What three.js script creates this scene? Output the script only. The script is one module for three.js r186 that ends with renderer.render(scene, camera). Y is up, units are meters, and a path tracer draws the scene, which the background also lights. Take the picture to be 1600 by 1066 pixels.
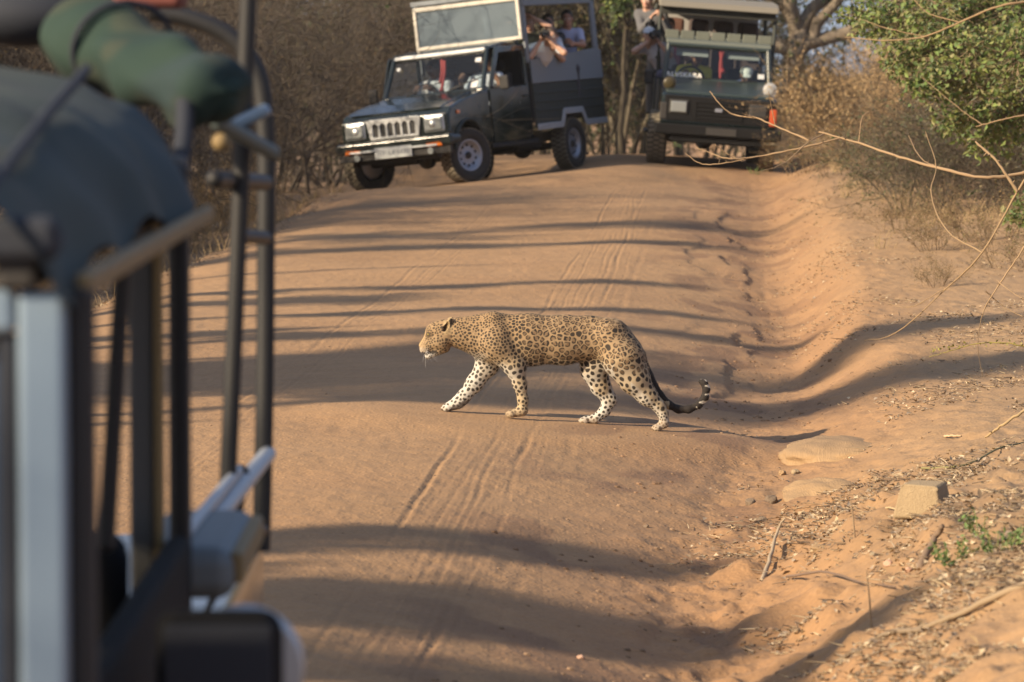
import * as THREE from 'three';
import { mergeGeometries, mergeVertices, toCreasedNormals } from 'three/addons/utils/BufferGeometryUtils.js';
import { RoundedBoxGeometry } from 'three/addons/geometries/RoundedBoxGeometry.js';

// ---------------------------------------------------------------- camera, sky, sun, exposure
const F = 7000, W0 = 1600, H0 = 1066, HORIZON = 60, EYE = 2.125;   // focal length in pixels of the 1600-wide photograph; eye height in metres
const PITCH = Math.atan((H0 / 2 - HORIZON) / F);
const scene = new THREE.Scene();
const camera = new THREE.PerspectiveCamera(2 * Math.atan(H0 / 2 / F) * 180 / Math.PI, W0 / H0, 0.5, 900);
camera.position.set(0, EYE, 0);
camera.rotation.set(-PITCH, 0, 0);
camera.focus = 25;
camera.userData.fStop = 5.8;
scene.add(camera);

scene.fog = new THREE.FogExp2(new THREE.Color().setRGB(0.80, 0.78, 0.74), 0.00015);

const renderer = new THREE.WebGLRenderer({ antialias: true });
renderer.setSize(1024, 682);
renderer.toneMapping = THREE.LinearToneMapping;
renderer.toneMappingExposure = 2.12;
renderer.outputColorSpace = THREE.SRGBColorSpace;
renderer.shadowMap.enabled = true;

const SUN_AZ = 33 * Math.PI / 180, SUN_EL = 25 * Math.PI / 180;      // from the left, 33 degrees round towards the camera
const SUN = new THREE.Vector3(-Math.cos(SUN_AZ) * Math.cos(SUN_EL), Math.sin(SUN_EL), Math.sin(SUN_AZ) * Math.cos(SUN_EL));
{
  const w = 512, h = 256, data = new Float32Array(w * h * 4), d = new THREE.Vector3();
  for (let j = 0; j < h; j++) for (let i = 0; i < w; i++) {
    const v = (j + 0.5) / h, u = (i + 0.5) / w, lat = (v - 0.5) * Math.PI, lon = (u - 0.5) * 2 * Math.PI;
    d.set(Math.cos(lat) * Math.cos(lon), Math.sin(lat), Math.cos(lat) * Math.sin(lon));
    const t = Math.max(0, d.y), e = Math.pow(1 - t, 3.2), c = Math.max(0, d.dot(SUN));
    const g = 0.30 * Math.pow(c, 8) + 0.55 * Math.pow(c, 60) + 0.15 * Math.pow((d.dot(SUN) + 1) / 2, 2);
    const k = d.y < 0 ? 0.75 : 1;
    data.set([k * (0.075 + 0.115 * e + g * 1.0), k * (0.125 + 0.105 * e + g * 0.85), k * (0.235 + 0.06 * e + g * 0.62), 1], (j * w + i) * 4);
  }
  const sky = new THREE.DataTexture(data, w, h, THREE.RGBAFormat, THREE.FloatType);
  sky.mapping = THREE.EquirectangularReflectionMapping;
  sky.magFilter = sky.minFilter = THREE.LinearFilter;
  sky.needsUpdate = true;
  scene.background = sky;
  scene.environment = sky;
  scene.environmentIntensity = 1;
}
const sun = new THREE.DirectionalLight(new THREE.Color().setRGB(1, 0.80, 0.56), 4.4);
sun.position.copy(SUN).multiplyScalar(80).add(new THREE.Vector3(0, 0, -35));
sun.target.position.set(0, 0, -35);
sun.castShadow = true;
sun.shadow.radius = 1.8;
sun.shadow.mapSize.set(4096, 4096);
Object.assign(sun.shadow.camera, { left: -50, right: 50, top: 50, bottom: -50, near: 1, far: 220 });
scene.add(sun, sun.target);

// ---------------------------------------------------------------- helpers
const V = (x, y, z) => new THREE.Vector3(x, y, z);
function rng(seed) { let s = seed >>> 0; return () => { s = (s + 0x6d2b79f5) | 0; let t = Math.imul(s ^ (s >>> 15), 1 | s); t = (t + Math.imul(t ^ (t >>> 7), 61 | t)) ^ t; return ((t ^ (t >>> 14)) >>> 0) / 4294967296; }; }
const clamp = (x, a = 0, b = 1) => Math.min(b, Math.max(a, x));
const lerp = (a, b, t) => a + (b - a) * t;
const sstep = (a, b, x) => { const t = clamp((x - a) / (b - a)); return t * t * (3 - 2 * t); };
function hash3(x, y, z) { let h = Math.imul(x, 374761393) ^ Math.imul(y, 668265263) ^ Math.imul(z, 1274126177); h = Math.imul(h ^ (h >>> 13), 1103515245); return ((h ^ (h >>> 16)) >>> 0) / 4294967296; }
function noise3(x, y, z) {           // value noise, -1..1
  const xi = Math.floor(x), yi = Math.floor(y), zi = Math.floor(z), f = (t) => t * t * (3 - 2 * t), u = f(x - xi), v = f(y - yi), w = f(z - zi);
  const h = (a, b, c) => hash3(xi + a, yi + b, zi + c);
  return 2 * lerp(lerp(lerp(h(0, 0, 0), h(1, 0, 0), u), lerp(h(0, 1, 0), h(1, 1, 0), u), v), lerp(lerp(h(0, 0, 1), h(1, 0, 1), u), lerp(h(0, 1, 1), h(1, 1, 1), u), v), w) - 1;
}
function noise2(x, y) { const xi = Math.floor(x), yi = Math.floor(y), f = (t) => t * t * (3 - 2 * t), u = f(x - xi), v = f(y - yi); return 2 * lerp(lerp(hash3(xi, yi, 7), hash3(xi + 1, yi, 7), u), lerp(hash3(xi, yi + 1, 7), hash3(xi + 1, yi + 1, 7), u), v) - 1; }
function fbm2(x, y, o = 4) { let s = 0, a = 0.5; for (let i = 0; i < o; i++) { s += a * noise2(x, y); x = x * 2.03 + 11.3; y = y * 2.03 - 5.7; a *= 0.5; } return s; }
function curve(pts) { return (t) => { if (t <= pts[0][0]) return pts[0][1]; for (let i = 1; i < pts.length; i++) if (t <= pts[i][0]) { const [a, b] = [pts[i - 1], pts[i]], k = (t - a[0]) / (b[0] - a[0]); return lerp(a[1], b[1], k * k * (3 - 2 * k) * 0.5 + k * 0.5); } return pts[pts.length - 1][1]; }; }
// a point seen at (px, py) of the photograph, d metres away
function at(px, py, d) {
  const s = Math.sin(PITCH), c = Math.cos(PITCH), X = (px - W0 / 2) / F, Y = -(py - H0 / 2) / F;
  const dir = V(X, -s + Y * c, -c - Y * s);
  return V(0, EYE, 0).addScaledVector(dir, d / -dir.z);
}
const used = new Map();
function numbered(name) { const n = used.get(name) || 0; used.set(name, n + 1); return n ? name + '_' + String(n).padStart(3, '0') : name; }
function tag(o, label, category, group, kind) { if (label) o.userData.label = label; if (category) o.userData.category = category; if (group) o.userData.group = group; if (kind) o.userData.kind = kind; return o; }
function thing(name, label, category, group) { const o = new THREE.Group(); o.name = numbered(name); tag(o, label, category, group); scene.add(o); return o; }
function mesh(name, geometry, material, parent = scene) {
  const m = new THREE.Mesh(geometry, material);
  m.name = parent === scene ? numbered(name) : name; m.castShadow = m.receiveShadow = true; parent.add(m); return m;
}
function copyOf(o, label, group) { const c = o.clone(); c.name = numbered(o.name.replace(/_\d\d\d$/, '')); c.userData = { ...o.userData }; tag(c, label, null, group); scene.add(c); return c; }
const rgb = (r, g, b) => new THREE.Color().setRGB(r, g, b);
const std = (c, roughness = 0.8, metalness = 0, more = {}) => new THREE.MeshStandardMaterial({ color: rgb(...c), roughness, metalness, side: THREE.DoubleSide, ...more });
const phys = (c, roughness, more = {}) => new THREE.MeshPhysicalMaterial({ color: rgb(...c), roughness, side: THREE.DoubleSide, ...more });

// collects triangles with vertex colours
class MB {
  constructor() { this.p = []; this.c = []; this.i = []; this.n = 0; }
  v(x, y, z, c) { this.p.push(x, y, z); this.c.push(c[0], c[1], c[2]); return this.n++; }
  tube(pts, radii, sides, c0, c1 = c0) {          // tapered tube along points
    let prev = null; const N = pts.length, a = V(0, 0, 0), t = V(0, 0, 0), u = V(0, 0, 0), w = V(0, 0, 0);
    u.set(0.31, 0.2, 0.93);
    for (let k = 0; k < N; k++) {
      t.subVectors(pts[Math.min(k + 1, N - 1)], pts[Math.max(k - 1, 0)]).normalize();
      u.addScaledVector(t, -u.dot(t)); if (u.lengthSq() < 1e-6) u.set(t.y, -t.x, 0.01); u.normalize(); w.crossVectors(t, u);
      const ring = [], f = k / (N - 1), c = [lerp(c0[0], c1[0], f), lerp(c0[1], c1[1], f), lerp(c0[2], c1[2], f)];
      for (let s = 0; s < sides; s++) { const an = s / sides * Math.PI * 2, r = radii[k]; a.copy(pts[k]).addScaledVector(u, Math.cos(an) * r).addScaledVector(w, Math.sin(an) * r); ring.push(this.v(a.x, a.y, a.z, c)); }
      if (prev) for (let s = 0; s < sides; s++) { const q = (s + 1) % sides; this.i.push(prev[s], prev[q], ring[q], prev[s], ring[q], ring[s]); }
      else { for (let s = 1; s < sides - 1; s++) this.i.push(ring[0], ring[s + 1], ring[s]); }
      if (k === N - 1) for (let s = 1; s < sides - 1; s++) this.i.push(ring[0], ring[s], ring[s + 1]);
      prev = ring;
    }
  }
  leaf(p, dir, up, len, wid, c) {                 // folded leaf of four triangles, its own thickness left to the fold
    const sx = V(0, 0, 0).crossVectors(dir, up).normalize(), nx = V(0, 0, 0).crossVectors(sx, dir);
    const q = (l, s, n) => this.v(p.x + dir.x * l * len + sx.x * s * wid + nx.x * n * wid, p.y + dir.y * l * len + sx.y * s * wid + nx.y * n * wid, p.z + dir.z * l * len + sx.z * s * wid + nx.z * n * wid, c);
    const a = q(0, 0, 0), b = q(0.45, 0.5, 0.22), d = q(0.45, -0.5, 0.22), e = q(1, 0, -0.15), m = q(0.5, 0, 0);
    this.i.push(a, b, m, b, e, m, a, m, d, m, e, d);
  }
  geo(smooth = true) {
    const g = new THREE.BufferGeometry();
    g.setAttribute('position', new THREE.BufferAttribute(new Float32Array(this.p), 3));
    g.setAttribute('color', new THREE.BufferAttribute(new Float32Array(this.c), 3));
    g.setIndex(new THREE.BufferAttribute(new Uint32Array(this.i), 1));
    if (smooth) g.computeVertexNormals();
    return g;
  }
}
function rdir(R) { const z = R() * 2 - 1, a = R() * Math.PI * 2, s = Math.sqrt(1 - z * z); return V(s * Math.cos(a), z, s * Math.sin(a)); }

// ------- smooth bodies: distance fields of tapered bones, meshed by surface nets
// bone: { a:[x,y,z], b:[x,y,z], ra, rb, sz (flattening across z), k (join) } in any unit; ball: { c, r:[rx,ry,rz], rot, k }
function bone(a, b, ra, rb = ra, o = {}) { return { a, b, ra, rb, sz: 1, k: 0.02, ...o, d: [b[0] - a[0], b[1] - a[1], b[2] - a[2]] }; }
function ball(c, r, o = {}) { const rr = Array.isArray(r) ? r : [r, r, r]; const m = o.rot ? new THREE.Matrix4().makeRotationFromEuler(new THREE.Euler(...o.rot)).invert().elements : null; return { c, r: rr, k: 0.02, m, ...o }; }
function primDist(q, x, y, z) {
  if (q.c) {
    let dx = x - q.c[0], dy = y - q.c[1], dz = z - q.c[2];
    if (q.m) { const m = q.m, X = m[0] * dx + m[4] * dy + m[8] * dz, Y = m[1] * dx + m[5] * dy + m[9] * dz; dz = m[2] * dx + m[6] * dy + m[10] * dz; dx = X; dy = Y; }
    const [a, b, c] = q.r, k0 = Math.sqrt((dx / a) ** 2 + (dy / b) ** 2 + (dz / c) ** 2), k1 = Math.sqrt((dx / a / a) ** 2 + (dy / b / b) ** 2 + (dz / c / c) ** 2);
    return k1 < 1e-9 ? -Math.min(a, b, c) : k0 * (k0 - 1) / k1;
  }
  const d = q.d, px = x - q.a[0], py = y - q.a[1], pz = z - q.a[2], dd = d[0] * d[0] + d[1] * d[1] + d[2] * d[2];
  const t = dd > 0 ? clamp((px * d[0] + py * d[1] + pz * d[2]) / dd) : 0, ex = px - d[0] * t, ey = py - d[1] * t, ez = (pz - d[2] * t) / q.sz;
  return (Math.sqrt(ex * ex + ey * ey + ez * ez) - (q.ra + (q.rb - q.ra) * t)) * Math.min(1, q.sz);
}
function field(list, x, y, z) {
  let f = 1e3;
  for (let n = 0; n < list.length; n++) {
    const q = list[n], d = primDist(q, x, y, z), k = q.k;
    if (q.cut) { const h = Math.max(k - Math.abs(f + d), 0) / k; f = Math.max(f, -d) + h * h * k * 0.25; continue; }
    const h = Math.max(k - Math.abs(f - d), 0) / k; f = Math.min(f, d) - h * h * k * 0.25;
  }
  return f;
}
function skin(prims, h, clip) {
  const lo = [1e9, 1e9, 1e9], hi = [-1e9, -1e9, -1e9];
  for (const q of prims) { if (q.cut) continue; const ends = q.c ? [[q.c, Math.max(...q.r)]] : [[q.a, q.ra * Math.max(1, q.sz)], [q.b, q.rb * Math.max(1, q.sz)]]; for (const [p, r] of ends) for (let k = 0; k < 3; k++) { lo[k] = Math.min(lo[k], p[k] - r - 3 * h); hi[k] = Math.max(hi[k], p[k] + r + 3 * h); } }
  const B = 8, n = [0, 1, 2].map((k) => Math.ceil((hi[k] - lo[k]) / h / B) * B + 1), [nx, ny, nz] = n;
  const val = new Float32Array(nx * ny * nz).fill(NaN), id = (i, j, k) => (k * ny + j) * nx + i, half = B * h / 2, diag = half * 1.7321, KM = Math.max(...prims.map((q) => q.k));
  const cell = new Int32Array(nx * ny * nz).fill(-1), P = [], I = [], blocks = [];
  for (let bz = 0; bz < nz - 1; bz += B) for (let by = 0; by < ny - 1; by += B) for (let bx = 0; bx < nx - 1; bx += B) {
    const cx = lo[0] + bx * h + half, cy = lo[1] + by * h + half, cz = lo[2] + bz * h + half, ds = prims.map((q) => primDist(q, cx, cy, cz));
    let m = 1e9; prims.forEach((q, i) => { if (!q.cut) m = Math.min(m, ds[i]); });
    if (m > diag * 1.6 + KM) continue;
    const near = prims.filter((q, i) => ds[i] < Math.max(m, 0) + diag * 3.2 + KM * 2), f0 = field(near, cx, cy, cz);
    if (Math.abs(f0) > diag * 2.2 + KM * 0.3) continue;
    blocks.push([bx, by, bz]);
    for (let k = bz; k <= bz + B; k++) for (let j = by; j <= by + B; j++) for (let i = bx; i <= bx + B; i++) { const q = id(i, j, k); if (val[q] !== val[q]) val[q] = field(near, lo[0] + i * h, lo[1] + j * h, lo[2] + k * h); }
  }
  const E = [[0, 1], [2, 3], [4, 5], [6, 7], [0, 2], [1, 3], [4, 6], [5, 7], [0, 4], [1, 5], [2, 6], [3, 7]], g = new Float32Array(8);
  for (const [bx, by, bz] of blocks) for (let k = bz; k < bz + B; k++) for (let j = by; j < by + B; j++) for (let i = bx; i < bx + B; i++) {
    let mask = 0; for (let c = 0; c < 8; c++) { g[c] = val[id(i + (c & 1), j + ((c >> 1) & 1), k + (c >> 2))]; if (g[c] < 0) mask |= 1 << c; }
    if (mask === 0 || mask === 255) continue;
    let x = 0, y = 0, z = 0, m = 0;
    for (const [a, b] of E) if (((mask >> a) & 1) !== ((mask >> b) & 1)) { const t = g[a] / (g[a] - g[b]); x += lerp(a & 1, b & 1, t); y += lerp((a >> 1) & 1, (b >> 1) & 1, t); z += lerp(a >> 2, b >> 2, t); m++; }
    cell[id(i, j, k)] = P.length / 3; P.push(lo[0] + (i + x / m) * h, lo[1] + (j + y / m) * h, lo[2] + (k + z / m) * h);
  }
  for (const [bx, by, bz] of blocks) for (let k = bz; k < bz + B; k++) for (let j = by; j < by + B; j++) for (let i = bx; i < bx + B; i++) {
    const s = val[id(i, j, k)] < 0;
    const quad = (a, b, c, d, flip) => { if (a < 0 || b < 0 || c < 0 || d < 0) return; flip ? I.push(a, b, c, a, c, d) : I.push(a, c, b, a, d, c); };
    if (j && k && (val[id(i + 1, j, k)] < 0) !== s) quad(cell[id(i, j - 1, k - 1)], cell[id(i, j, k - 1)], cell[id(i, j, k)], cell[id(i, j - 1, k)], s);
    if (i && k && (val[id(i, j + 1, k)] < 0) !== s) quad(cell[id(i - 1, j, k - 1)], cell[id(i - 1, j, k)], cell[id(i, j, k)], cell[id(i, j, k - 1)], s);
    if (i && j && (val[id(i, j, k + 1)] < 0) !== s) quad(cell[id(i - 1, j - 1, k)], cell[id(i, j - 1, k)], cell[id(i, j, k)], cell[id(i - 1, j, k)], s);
  }
  const geo = new THREE.BufferGeometry();
  geo.setAttribute('position', new THREE.BufferAttribute(new Float32Array(P), 3));
  geo.setIndex(new THREE.BufferAttribute(new Uint32Array(I), 1));
  geo.computeVertexNormals();
  return geo;
}
function paint(geo, f) {                        // vertex colours from position and normal (a coat, a cloth print)
  const p = geo.attributes.position, n = geo.attributes.normal, c = new Float32Array(p.count * 3);
  for (let i = 0; i < p.count; i++) { const q = f(p.getX(i), p.getY(i), p.getZ(i), n.getX(i), n.getY(i), n.getZ(i)); c[i * 3] = q[0]; c[i * 3 + 1] = q[1]; c[i * 3 + 2] = q[2]; }
  geo.setAttribute('color', new THREE.BufferAttribute(c, 3)); return geo;
}
const tint = (c, k) => [c[0] * k, c[1] * k, c[2] * k];
// ---------------------------------------------------------------- the ground
const roadShift = (d) => 0.0485 * (d - 25);                                   // the road runs slowly to the right as it goes away
const gullyX = curve([[10, 0.25], [15, 0.52], [19, 0.68], [22, 1.0], [26, 1.42], [31, 1.85], [37, 2.15], [50, 2.72], [60, 3.2], [80, 4.4], [400, 14]]);
const edgeX = curve([[10, -5.0], [20, -4.5], [35, -3.5], [42.6, -3.1], [48.7, -2.6], [59, -2.25], [66, -2.0], [80, -1.5], [400, 9]]);
const along = curve([[0, 0], [27, 0], [36, 0.0], [45, 0.06], [60, 0.25], [66, 0.30], [70, 0.28], [90, -0.5], [140, -1.6], [500, -2.5]]);
const gullyDeep = curve([[10, 0.16], [17, 0.2], [22, 0.13], [28, 0.13], [36, 0.2], [45, 0.16], [60, 0.12], [80, 0.1]]);
const bankHigh = curve([[10, 0.55], [17, 0.5], [22, 0.26], [27, 0.2], [31, 0.3], [38, 0.36], [46, 0.3], [60, 0.25], [80, 0.3]]);
const bankWide = curve([[10, 1.6], [17, 1.4], [22, 1.5], [27, 1.1], [31, 0.65], [38, 0.8], [46, 0.9], [60, 1.0], [80, 1.5]]);
const patches = [];                                                            // places where a vehicle stands: { x, d, y, sx, sd, r }
const RUTS = [[0.30, 0.045, 0.016], [-0.17, 0.008, 0.003], [0.12, 0.008, 0.003], [0.21, 0.009, 0.003], [0.26, 0.008, 0.003], [-0.235, 0.016, 0.008], [-0.12, 0.011, 0.004], [-0.07, 0.011, 0.004], [-0.02, 0.011, 0.004], [0.035, 0.012, 0.004], [0.09, 0.012, 0.004], [0.16, 0.018, 0.007], [0.36, 0.03, 0.004], [-1.62, 0.02, 0.004], [-1.5, 0.012, 0.003], [-1.44, 0.012, 0.003], [-1.38, 0.012, 0.003]];
function groundShape(x, d, fine = true) {
  let h = along(d);
  const gx = gullyX(d) + 0.10 * fbm2(d * 0.45, 3.1, 3), ex = edgeX(d) + 0.25 * fbm2(d * 0.3, 9.4, 3), deep = gullyDeep(d);
  const u = x - roadShift(d);
  // road: gentle crown, falling to the gully at the right and off the edge at the left
  const toG = gx - x, toE = x - ex;
  h += 0.005 - 0.055 * clamp(u, -0.6, 1.2) * sstep(45, 27, d);
  h -= deep * (x < gx ? Math.pow(clamp(1 - toG / 1.5), 1.7) : 1);
  if (x < ex + 1.0) h -= 0.10 * Math.pow(clamp((1.0 - toE) / 1.0), 2);
  if (x < ex) h -= 0.40 * sstep(0, 0.7, -toE) - 0.02 * Math.max(0, -toE - 1.6);
  if (x > gx) { const w = bankWide(d), s = sstep(0.08, w, -toG); h += bankHigh(d) * s + 0.05 * Math.max(0, -toG - 0.3 * w); }
  h += 0.012 * noise2(x * 0.8 + 3, d * 0.9) + 0.035 * fbm2(x * 0.55 + 4, d * 0.22, 3) + 0.02 * noise2(x * 0.15, d * 0.3);
  if (!fine) return h;
  // eroded lip along the gully
  for (let k = 0; k < 3; k++) {
    const lip = x - (gx - [0.36, 0.16, 0.62][k] + [0.14, 0.10, 0.2][k] * fbm2(d * 0.55 + k * 7.7, 1.7 + k, 4) + 0.025 * noise2(x * 9, d * 5)), on = sstep(25, 29, d) * sstep(58, 50, d) * sstep(0.0, 0.35, noise2(d * [0.8, 1.1, 0.6][k], 44.2 + k * 3.1));
    h += on * [0.020, 0.015, 0.010][k] * (0.6 * sstep(0.2, 0.02, Math.abs(lip + 0.11)) - 1.2 * sstep(-0.03, 0.03, lip) * sstep(0.42, 0.08, lip));
  }
  const wear = 0.55 + 0.45 * noise2(u * 0.8, d * 0.55);
  const rutOn = sstep(14, 15.5, d) * sstep(62, 50, d);
  if (rutOn > 0 && Math.abs(u) < 3.2) for (let k = 0; k < RUTS.length; k++) {
    const [c, w, dep] = RUTS[k], q = u - c - 0.03 * noise2(d * 0.35, k * 5.1) - 0.004 * noise2(d * 1.9, k * 3.3);
    if (Math.abs(q) < w * 3 && (w < 0.04 || d < 19)) { const s = clamp(0.55 + 0.75 * noise2(d * 0.5, k * 9.7 + 2)), t = q / w; h += rutOn * dep * s * (-Math.exp(-t * t * 1.6) + 0.55 * Math.exp(-(t - 1.5) * (t - 1.5) * 2) + 0.4 * Math.exp(-(t + 1.5) * (t + 1.5) * 2)); }
  }
  const rough = x > gx - 0.4 ? 1.7 * sstep(-0.4, 0.3, x - gx) + 1 : x < ex ? 2.4 : 1;
  h += 0.009 * wear * fbm2(x * 2.3, d * 1.5, 3) * rough + 0.003 * rough * noise2(x * 13, d * 9) + 0.0022 * rough * noise2(x * 31, d * 21);
  if (x > gx - 0.5) { const b = noise2(x * 4.1, d * 3.3), c2 = noise2(x * 9, d * 7); h += sstep(-0.5, 0.4, x - gx) * sstep(60, 40, d) * (0.075 * Math.max(0, b - 0.15) + 0.045 * Math.max(0, c2 - 0.25) - 0.05 * Math.max(0, noise2(x * 5.3 + 40, d * 2.9) - 0.4) + 0.012 * noise2(x * 17, d * 12)) * sstep(26, 19, d); }
  return h;
}
function ground(x, d, fine = true) {
  let h = groundShape(x, d, fine);
  for (const p of patches) { const r = Math.hypot((x - p.x) / p.rx, (d - p.d) / p.rd); if (r < 1.6) { const w = sstep(1.6, 0.9, r); h = lerp(h, p.y + p.sx * (x - p.x) + p.sd * (d - p.d) + 0.2 * (h - groundShape(x, d, false)), w); } }
  return h;
}
function hit(px, py) {                             // where the line of sight through a pixel meets the ground
  let a = 9, b = 9; const over = (d) => { const p = at(px, py, d); return p.y - ground(p.x, d, false); };
  while (b < 120 && over(b) > 0) { a = b; b += 0.25; }
  for (let k = 0; k < 20; k++) { const m = (a + b) / 2; over(m) > 0 ? (a = m) : (b = m); }
  return at(px, py, (a + b) / 2);
}
patches.push({ x: -0.52, d: 61.35, y: 0.181, sx: 0.108, sd: -0.023, rx: 2.0, rd: 2.9 }, { x: 2.806, d: 64.2, y: 0.34, sx: -0.071, sd: 0.012, rx: 1.5, rd: 2.4 });   // where the two vehicles stand
patches.push({ x: 0.25, d: 25, y: -0.016, sx: -0.082, sd: 0, rx: 1.0, rd: 0.8 });   // under the leopard
function noiseTexture(size, f, srgb) {
  const data = new Uint8Array(size * size * 4);
  for (let j = 0; j < size; j++) for (let i = 0; i < size; i++) { const c = f(i / size, j / size); data.set([clamp(c[0]) * 255, clamp(c[1]) * 255, clamp(c[2]) * 255, 255], (j * size + i) * 4); }
  const t = new THREE.DataTexture(data, size, size); t.wrapS = t.wrapT = THREE.RepeatWrapping; t.magFilter = THREE.LinearFilter; t.minFilter = THREE.LinearMipmapLinearFilter; if (srgb) t.colorSpace = THREE.SRGBColorSpace; t.needsUpdate = true; return t;
}
function tiled(f, per) { return (u, v) => { const a = u, b = v; const s = (x, y) => f(x * per, y * per); const wu = sstep(0.8, 1, a), wv = sstep(0.8, 1, b); return lerp(lerp(s(a, b), s(a - 1, b), wu), lerp(s(a, b - 1), s(a - 1, b - 1), wu), wv); }; }
const speck = tiled((x, y) => noise2(x * 2.3, y * 2.3), 64), grain = tiled((x, y) => noise2(x, y), 250), cloud = tiled((x, y) => fbm2(x, y, 4), 10), pebble = tiled((x, y) => Math.max(0, noise2(x, y) - 0.45), 90);
const soilMap = noiseTexture(1024, (u, v) => { const g = 0.80 + 0.10 * cloud(u, v) + 0.06 * speck(u, v) + 0.05 * grain(u, v), p = pebble(u, v); return [g + 0.1 * p, g + 0.14 * p, g + 0.2 * p]; }, false);
const soilBump = noiseTexture(1024, (u, v) => { const h = 0.45 + 0.18 * speck(u, v) + 0.14 * grain(u, v) + 0.55 * pebble(u, v) + 0.1 * cloud(u, v); return [h, h, h]; }, false);
const M = {};
M.soil = new THREE.MeshStandardMaterial({ color: rgb(1, 1, 1), roughness: 1, vertexColors: true, map: soilMap, bumpMap: soilBump, bumpScale: 0.006, side: THREE.DoubleSide });
{
  const us = []; let u = -70;
  while (u < 75) { us.push(u); const a = u < -3.9 ? -3.9 - u : u > 3.4 ? u - 3.4 : 0; u += u < 1.4 && u > -2.7 ? 0.0125 : a === 0 ? 0.02 : Math.min(4, 0.02 + a * 0.09); }
  const ds = []; let d = 2;
  while (d < 420) { ds.push(d); d += d < 12 ? 0.4 : d < 75 ? 0.0022 * d : Math.min(8, 0.165 + (d - 75) * 0.09); }
  const nu = us.length, nd = ds.length, P = new Float32Array(nu * nd * 3), C = new Float32Array(nu * nd * 3), UV = new Float32Array(nu * nd * 2), I = [];
  for (let j = 0; j < nd; j++) for (let i = 0; i < nu; i++) {
    const dd = ds[j], x = us[i] + roadShift(dd), k = j * nu + i, y = ground(x, dd);
    P.set([x, y, -dd], k * 3); UV.set([x / 2.1, dd / 2.1], k * 2);
    const gx = gullyX(dd), ex = edgeX(dd), big = fbm2(x * 0.5, dd * 0.3, 4), red = clamp(sstep(-0.9, -0.05, x - gx) * sstep(1.3, 0.1, x - gx) * 0.75 + 0.55 * fbm2(x * 1.3 + 9, dd * 0.8, 3));
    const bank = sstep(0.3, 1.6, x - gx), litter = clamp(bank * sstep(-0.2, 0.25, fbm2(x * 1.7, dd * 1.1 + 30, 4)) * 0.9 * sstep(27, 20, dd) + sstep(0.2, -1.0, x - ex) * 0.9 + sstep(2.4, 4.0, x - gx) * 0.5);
    let c = [0.375 + 0.06 * big, 0.222 + 0.042 * big, 0.105 + 0.024 * big];
    const mix = (t, w) => { c = c.map((q, n) => lerp(q, t[n], w)); };
    mix([0.32, 0.17, 0.08], red * 0.55);
    mix([0.35, 0.24, 0.135], bank * 0.55);
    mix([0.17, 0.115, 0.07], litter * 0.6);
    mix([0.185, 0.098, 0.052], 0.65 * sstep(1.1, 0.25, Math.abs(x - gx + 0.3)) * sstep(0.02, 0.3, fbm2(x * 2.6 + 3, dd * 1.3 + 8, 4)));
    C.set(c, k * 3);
    if (i && j) I.push(k - nu - 1, k - 1, k - nu, k - 1, k, k - nu);
  }
  const g = new THREE.BufferGeometry();
  g.setAttribute('position', new THREE.BufferAttribute(P, 3)); g.setAttribute('color', new THREE.BufferAttribute(C, 3)); g.setAttribute('uv', new THREE.BufferAttribute(UV, 2));
  g.setIndex(new THREE.BufferAttribute(new Uint32Array(I), 1)); g.computeVertexNormals();
  const n = g.attributes.normal; if (n.getY(nu * 5 + 5) < 0) { const ix = g.index.array; for (let k = 0; k < ix.length; k += 3) { const t = ix[k]; ix[k] = ix[k + 1]; ix[k + 1] = t; } g.computeVertexNormals(); }
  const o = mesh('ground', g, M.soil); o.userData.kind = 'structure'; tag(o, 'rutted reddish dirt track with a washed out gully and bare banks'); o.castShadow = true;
  console.log('ground', nu, nd, nu * nd * 2);
}
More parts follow.
